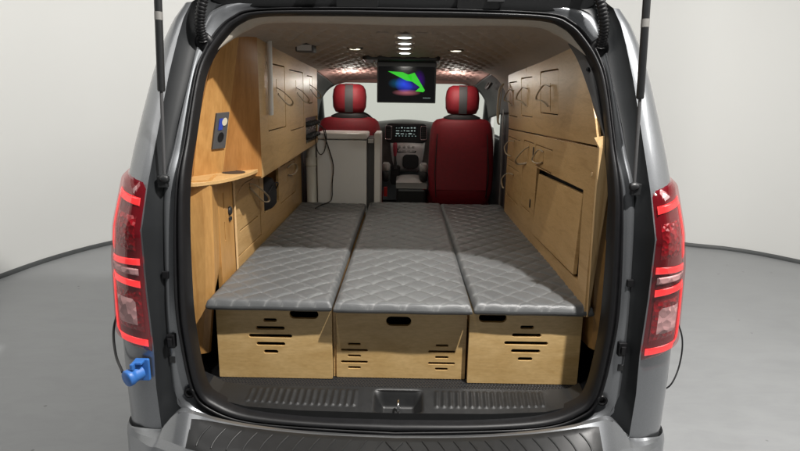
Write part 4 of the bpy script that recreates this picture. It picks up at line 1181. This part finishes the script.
def cord(name, pts, r, label, mat='black_cable', cat='cable', n=60):
    m = MB(); m.tube(catmull(pts, n), r, 8); return obj(name, m, M[mat], loc=pts[-1], label=label, cat=cat)
cord('power_cord', [(-.60, 2.18, 1.40), (-.565, 2.24, 1.36), (-.548, 2.262, 1.28), (-.525, 2.275, 1.20), (-.498, 2.275, 1.09), (-.506, 2.265, .96), (-.506, 2.245, .87), (-.512, 2.15, .849), (-.56, 2.02, .848), (-.575, 1.90, .850)], .0042, 'thin black cord hanging in front of the fridge onto the left mattress')
cord('power_cord', [(-.60, 2.10, 1.335), (-.60, 2.18, 1.22), (-.585, 2.24, 1.175), (-.56, 2.27, 1.20), (-.545, 2.27, 1.285), (-.552, 2.25, 1.36)], .0035, 'short black cord looping below the instrument panel')
cord('cable', [(-1.004, .16, .86), (-1.03, .12, .80), (-1.035, .085, .74), (-1.0, .02, .68), (cX-.06, cY-.02, cZ)], .0045, 'black cable curving beside the left taillight to the blue socket')
cord('cable', [(1.014, .30, .84), (1.055, .22, .80), (1.085, .18, .72), (1.08, .16, .62), (1.04, .13, .545), (1.004, .16, .50)], .003, 'thin dark cable bowing out from the van below the right taillight')

# ------------------------------------------------------------------ light
w = bpy.data.worlds.new('World'); sc.world = w; w.use_nodes = True
wn, wl_ = w.node_tree.nodes, w.node_tree.links
bgn = wn['Background']; bgn.inputs[0].default_value = (.97, .985, 1.0, 1); bgn.inputs[1].default_value = .07
def area(name, loc, target, size, power, color=(1, .97, .93), shape='SQUARE', size_y=None):
    L = bpy.data.lights.new(name, 'AREA'); L.energy = power; L.color = color; L.size = size
    if size_y: L.shape = 'RECTANGLE'; L.size_y = size_y
    o = bpy.data.objects.new(name, L); col.objects.link(o); o.location = loc
    o.rotation_euler = (Vector(target)-Vector(loc)).to_track_quat('-Z', 'Y').to_euler(); return o
area('studio_lamp', (1.2, -1.02, 4.1), (0, .4, .8), .08, 235)
area('studio_lamp', (-.6, -1.0, 4.1), (0, .4, .8), .08, 24)
area('studio_side_lamp', (-3.2, -1.2, 3.9), (-1.6, -.4, 0), 1.6, 24)  # unseen fill added to lift the left floor and flank
area('studio_side_lamp', (3.6, -.6, 3.9), (.8, .3, .9), 1.4, 70)  # unseen fill added to brighten the right body side
area('studio_ceiling_lamp', (0, 2.4, 4.4), (0, 2.4, 0), 5.0, 110, (1, .985, .96), size_y=4.0)  # unseen overhead panel added to brighten wall and floor
def spot(loc, power, r=.03):
    L = bpy.data.lights.new('led_light', 'AREA'); L.energy = power; L.size = r*2; L.shape = 'DISK'; L.color = (1, .97, .88)
    o = bpy.data.objects.new('led_light', L); col.objects.link(o); o.location = loc
for y in (.725, .915, 1.10, 1.325): spot((.010, y, zc(y)-.03), .75)
spot((-.25, 1.25, zc(1.25)-.02), .8); spot((.278, 1.27, zc(1.27)-.02), .8); 
for x in (-.40, .40):
    L = bpy.data.lights.new('led_light', 'POINT'); L.energy = 2.1; L.shadow_soft_size = .02; L.color = (1, .95, .86)
    o = bpy.data.objects.new('led_light', L); col.objects.link(o); o.location = (x, 2.66, zc(2.66)-.10)

# ------------------------------------------------------------------ camera
cam = bpy.data.cameras.new('camera'); cam.sensor_width = 36; cam.lens = 570/800*36; cam.clip_start = .05; cam.clip_end = 200
co = bpy.data.objects.new('camera', cam); col.objects.link(co)
Mx = Matrix.Rotation(R(.35), 4, 'Z') @ Matrix.Rotation(R(90-12.9), 4, 'X') @ Matrix.Rotation(R(.9), 4, 'Z')
co.matrix_world = Matrix.Translation((.018, -1.85, 1.60)) @ Mx
sc.camera = co
sc.view_settings.view_transform = 'Standard'; sc.view_settings.look = 'None'
sc.view_settings.exposure = 0; sc.view_settings.gamma = 1
sc.render.engine = 'CYCLES'
sc.cycles.use_denoising = True
sc.cycles.max_bounces = 10; sc.cycles.diffuse_bounces = 6; sc.cycles.transparent_max_bounces = 12
sc.cycles.sample_clamp_indirect = 6
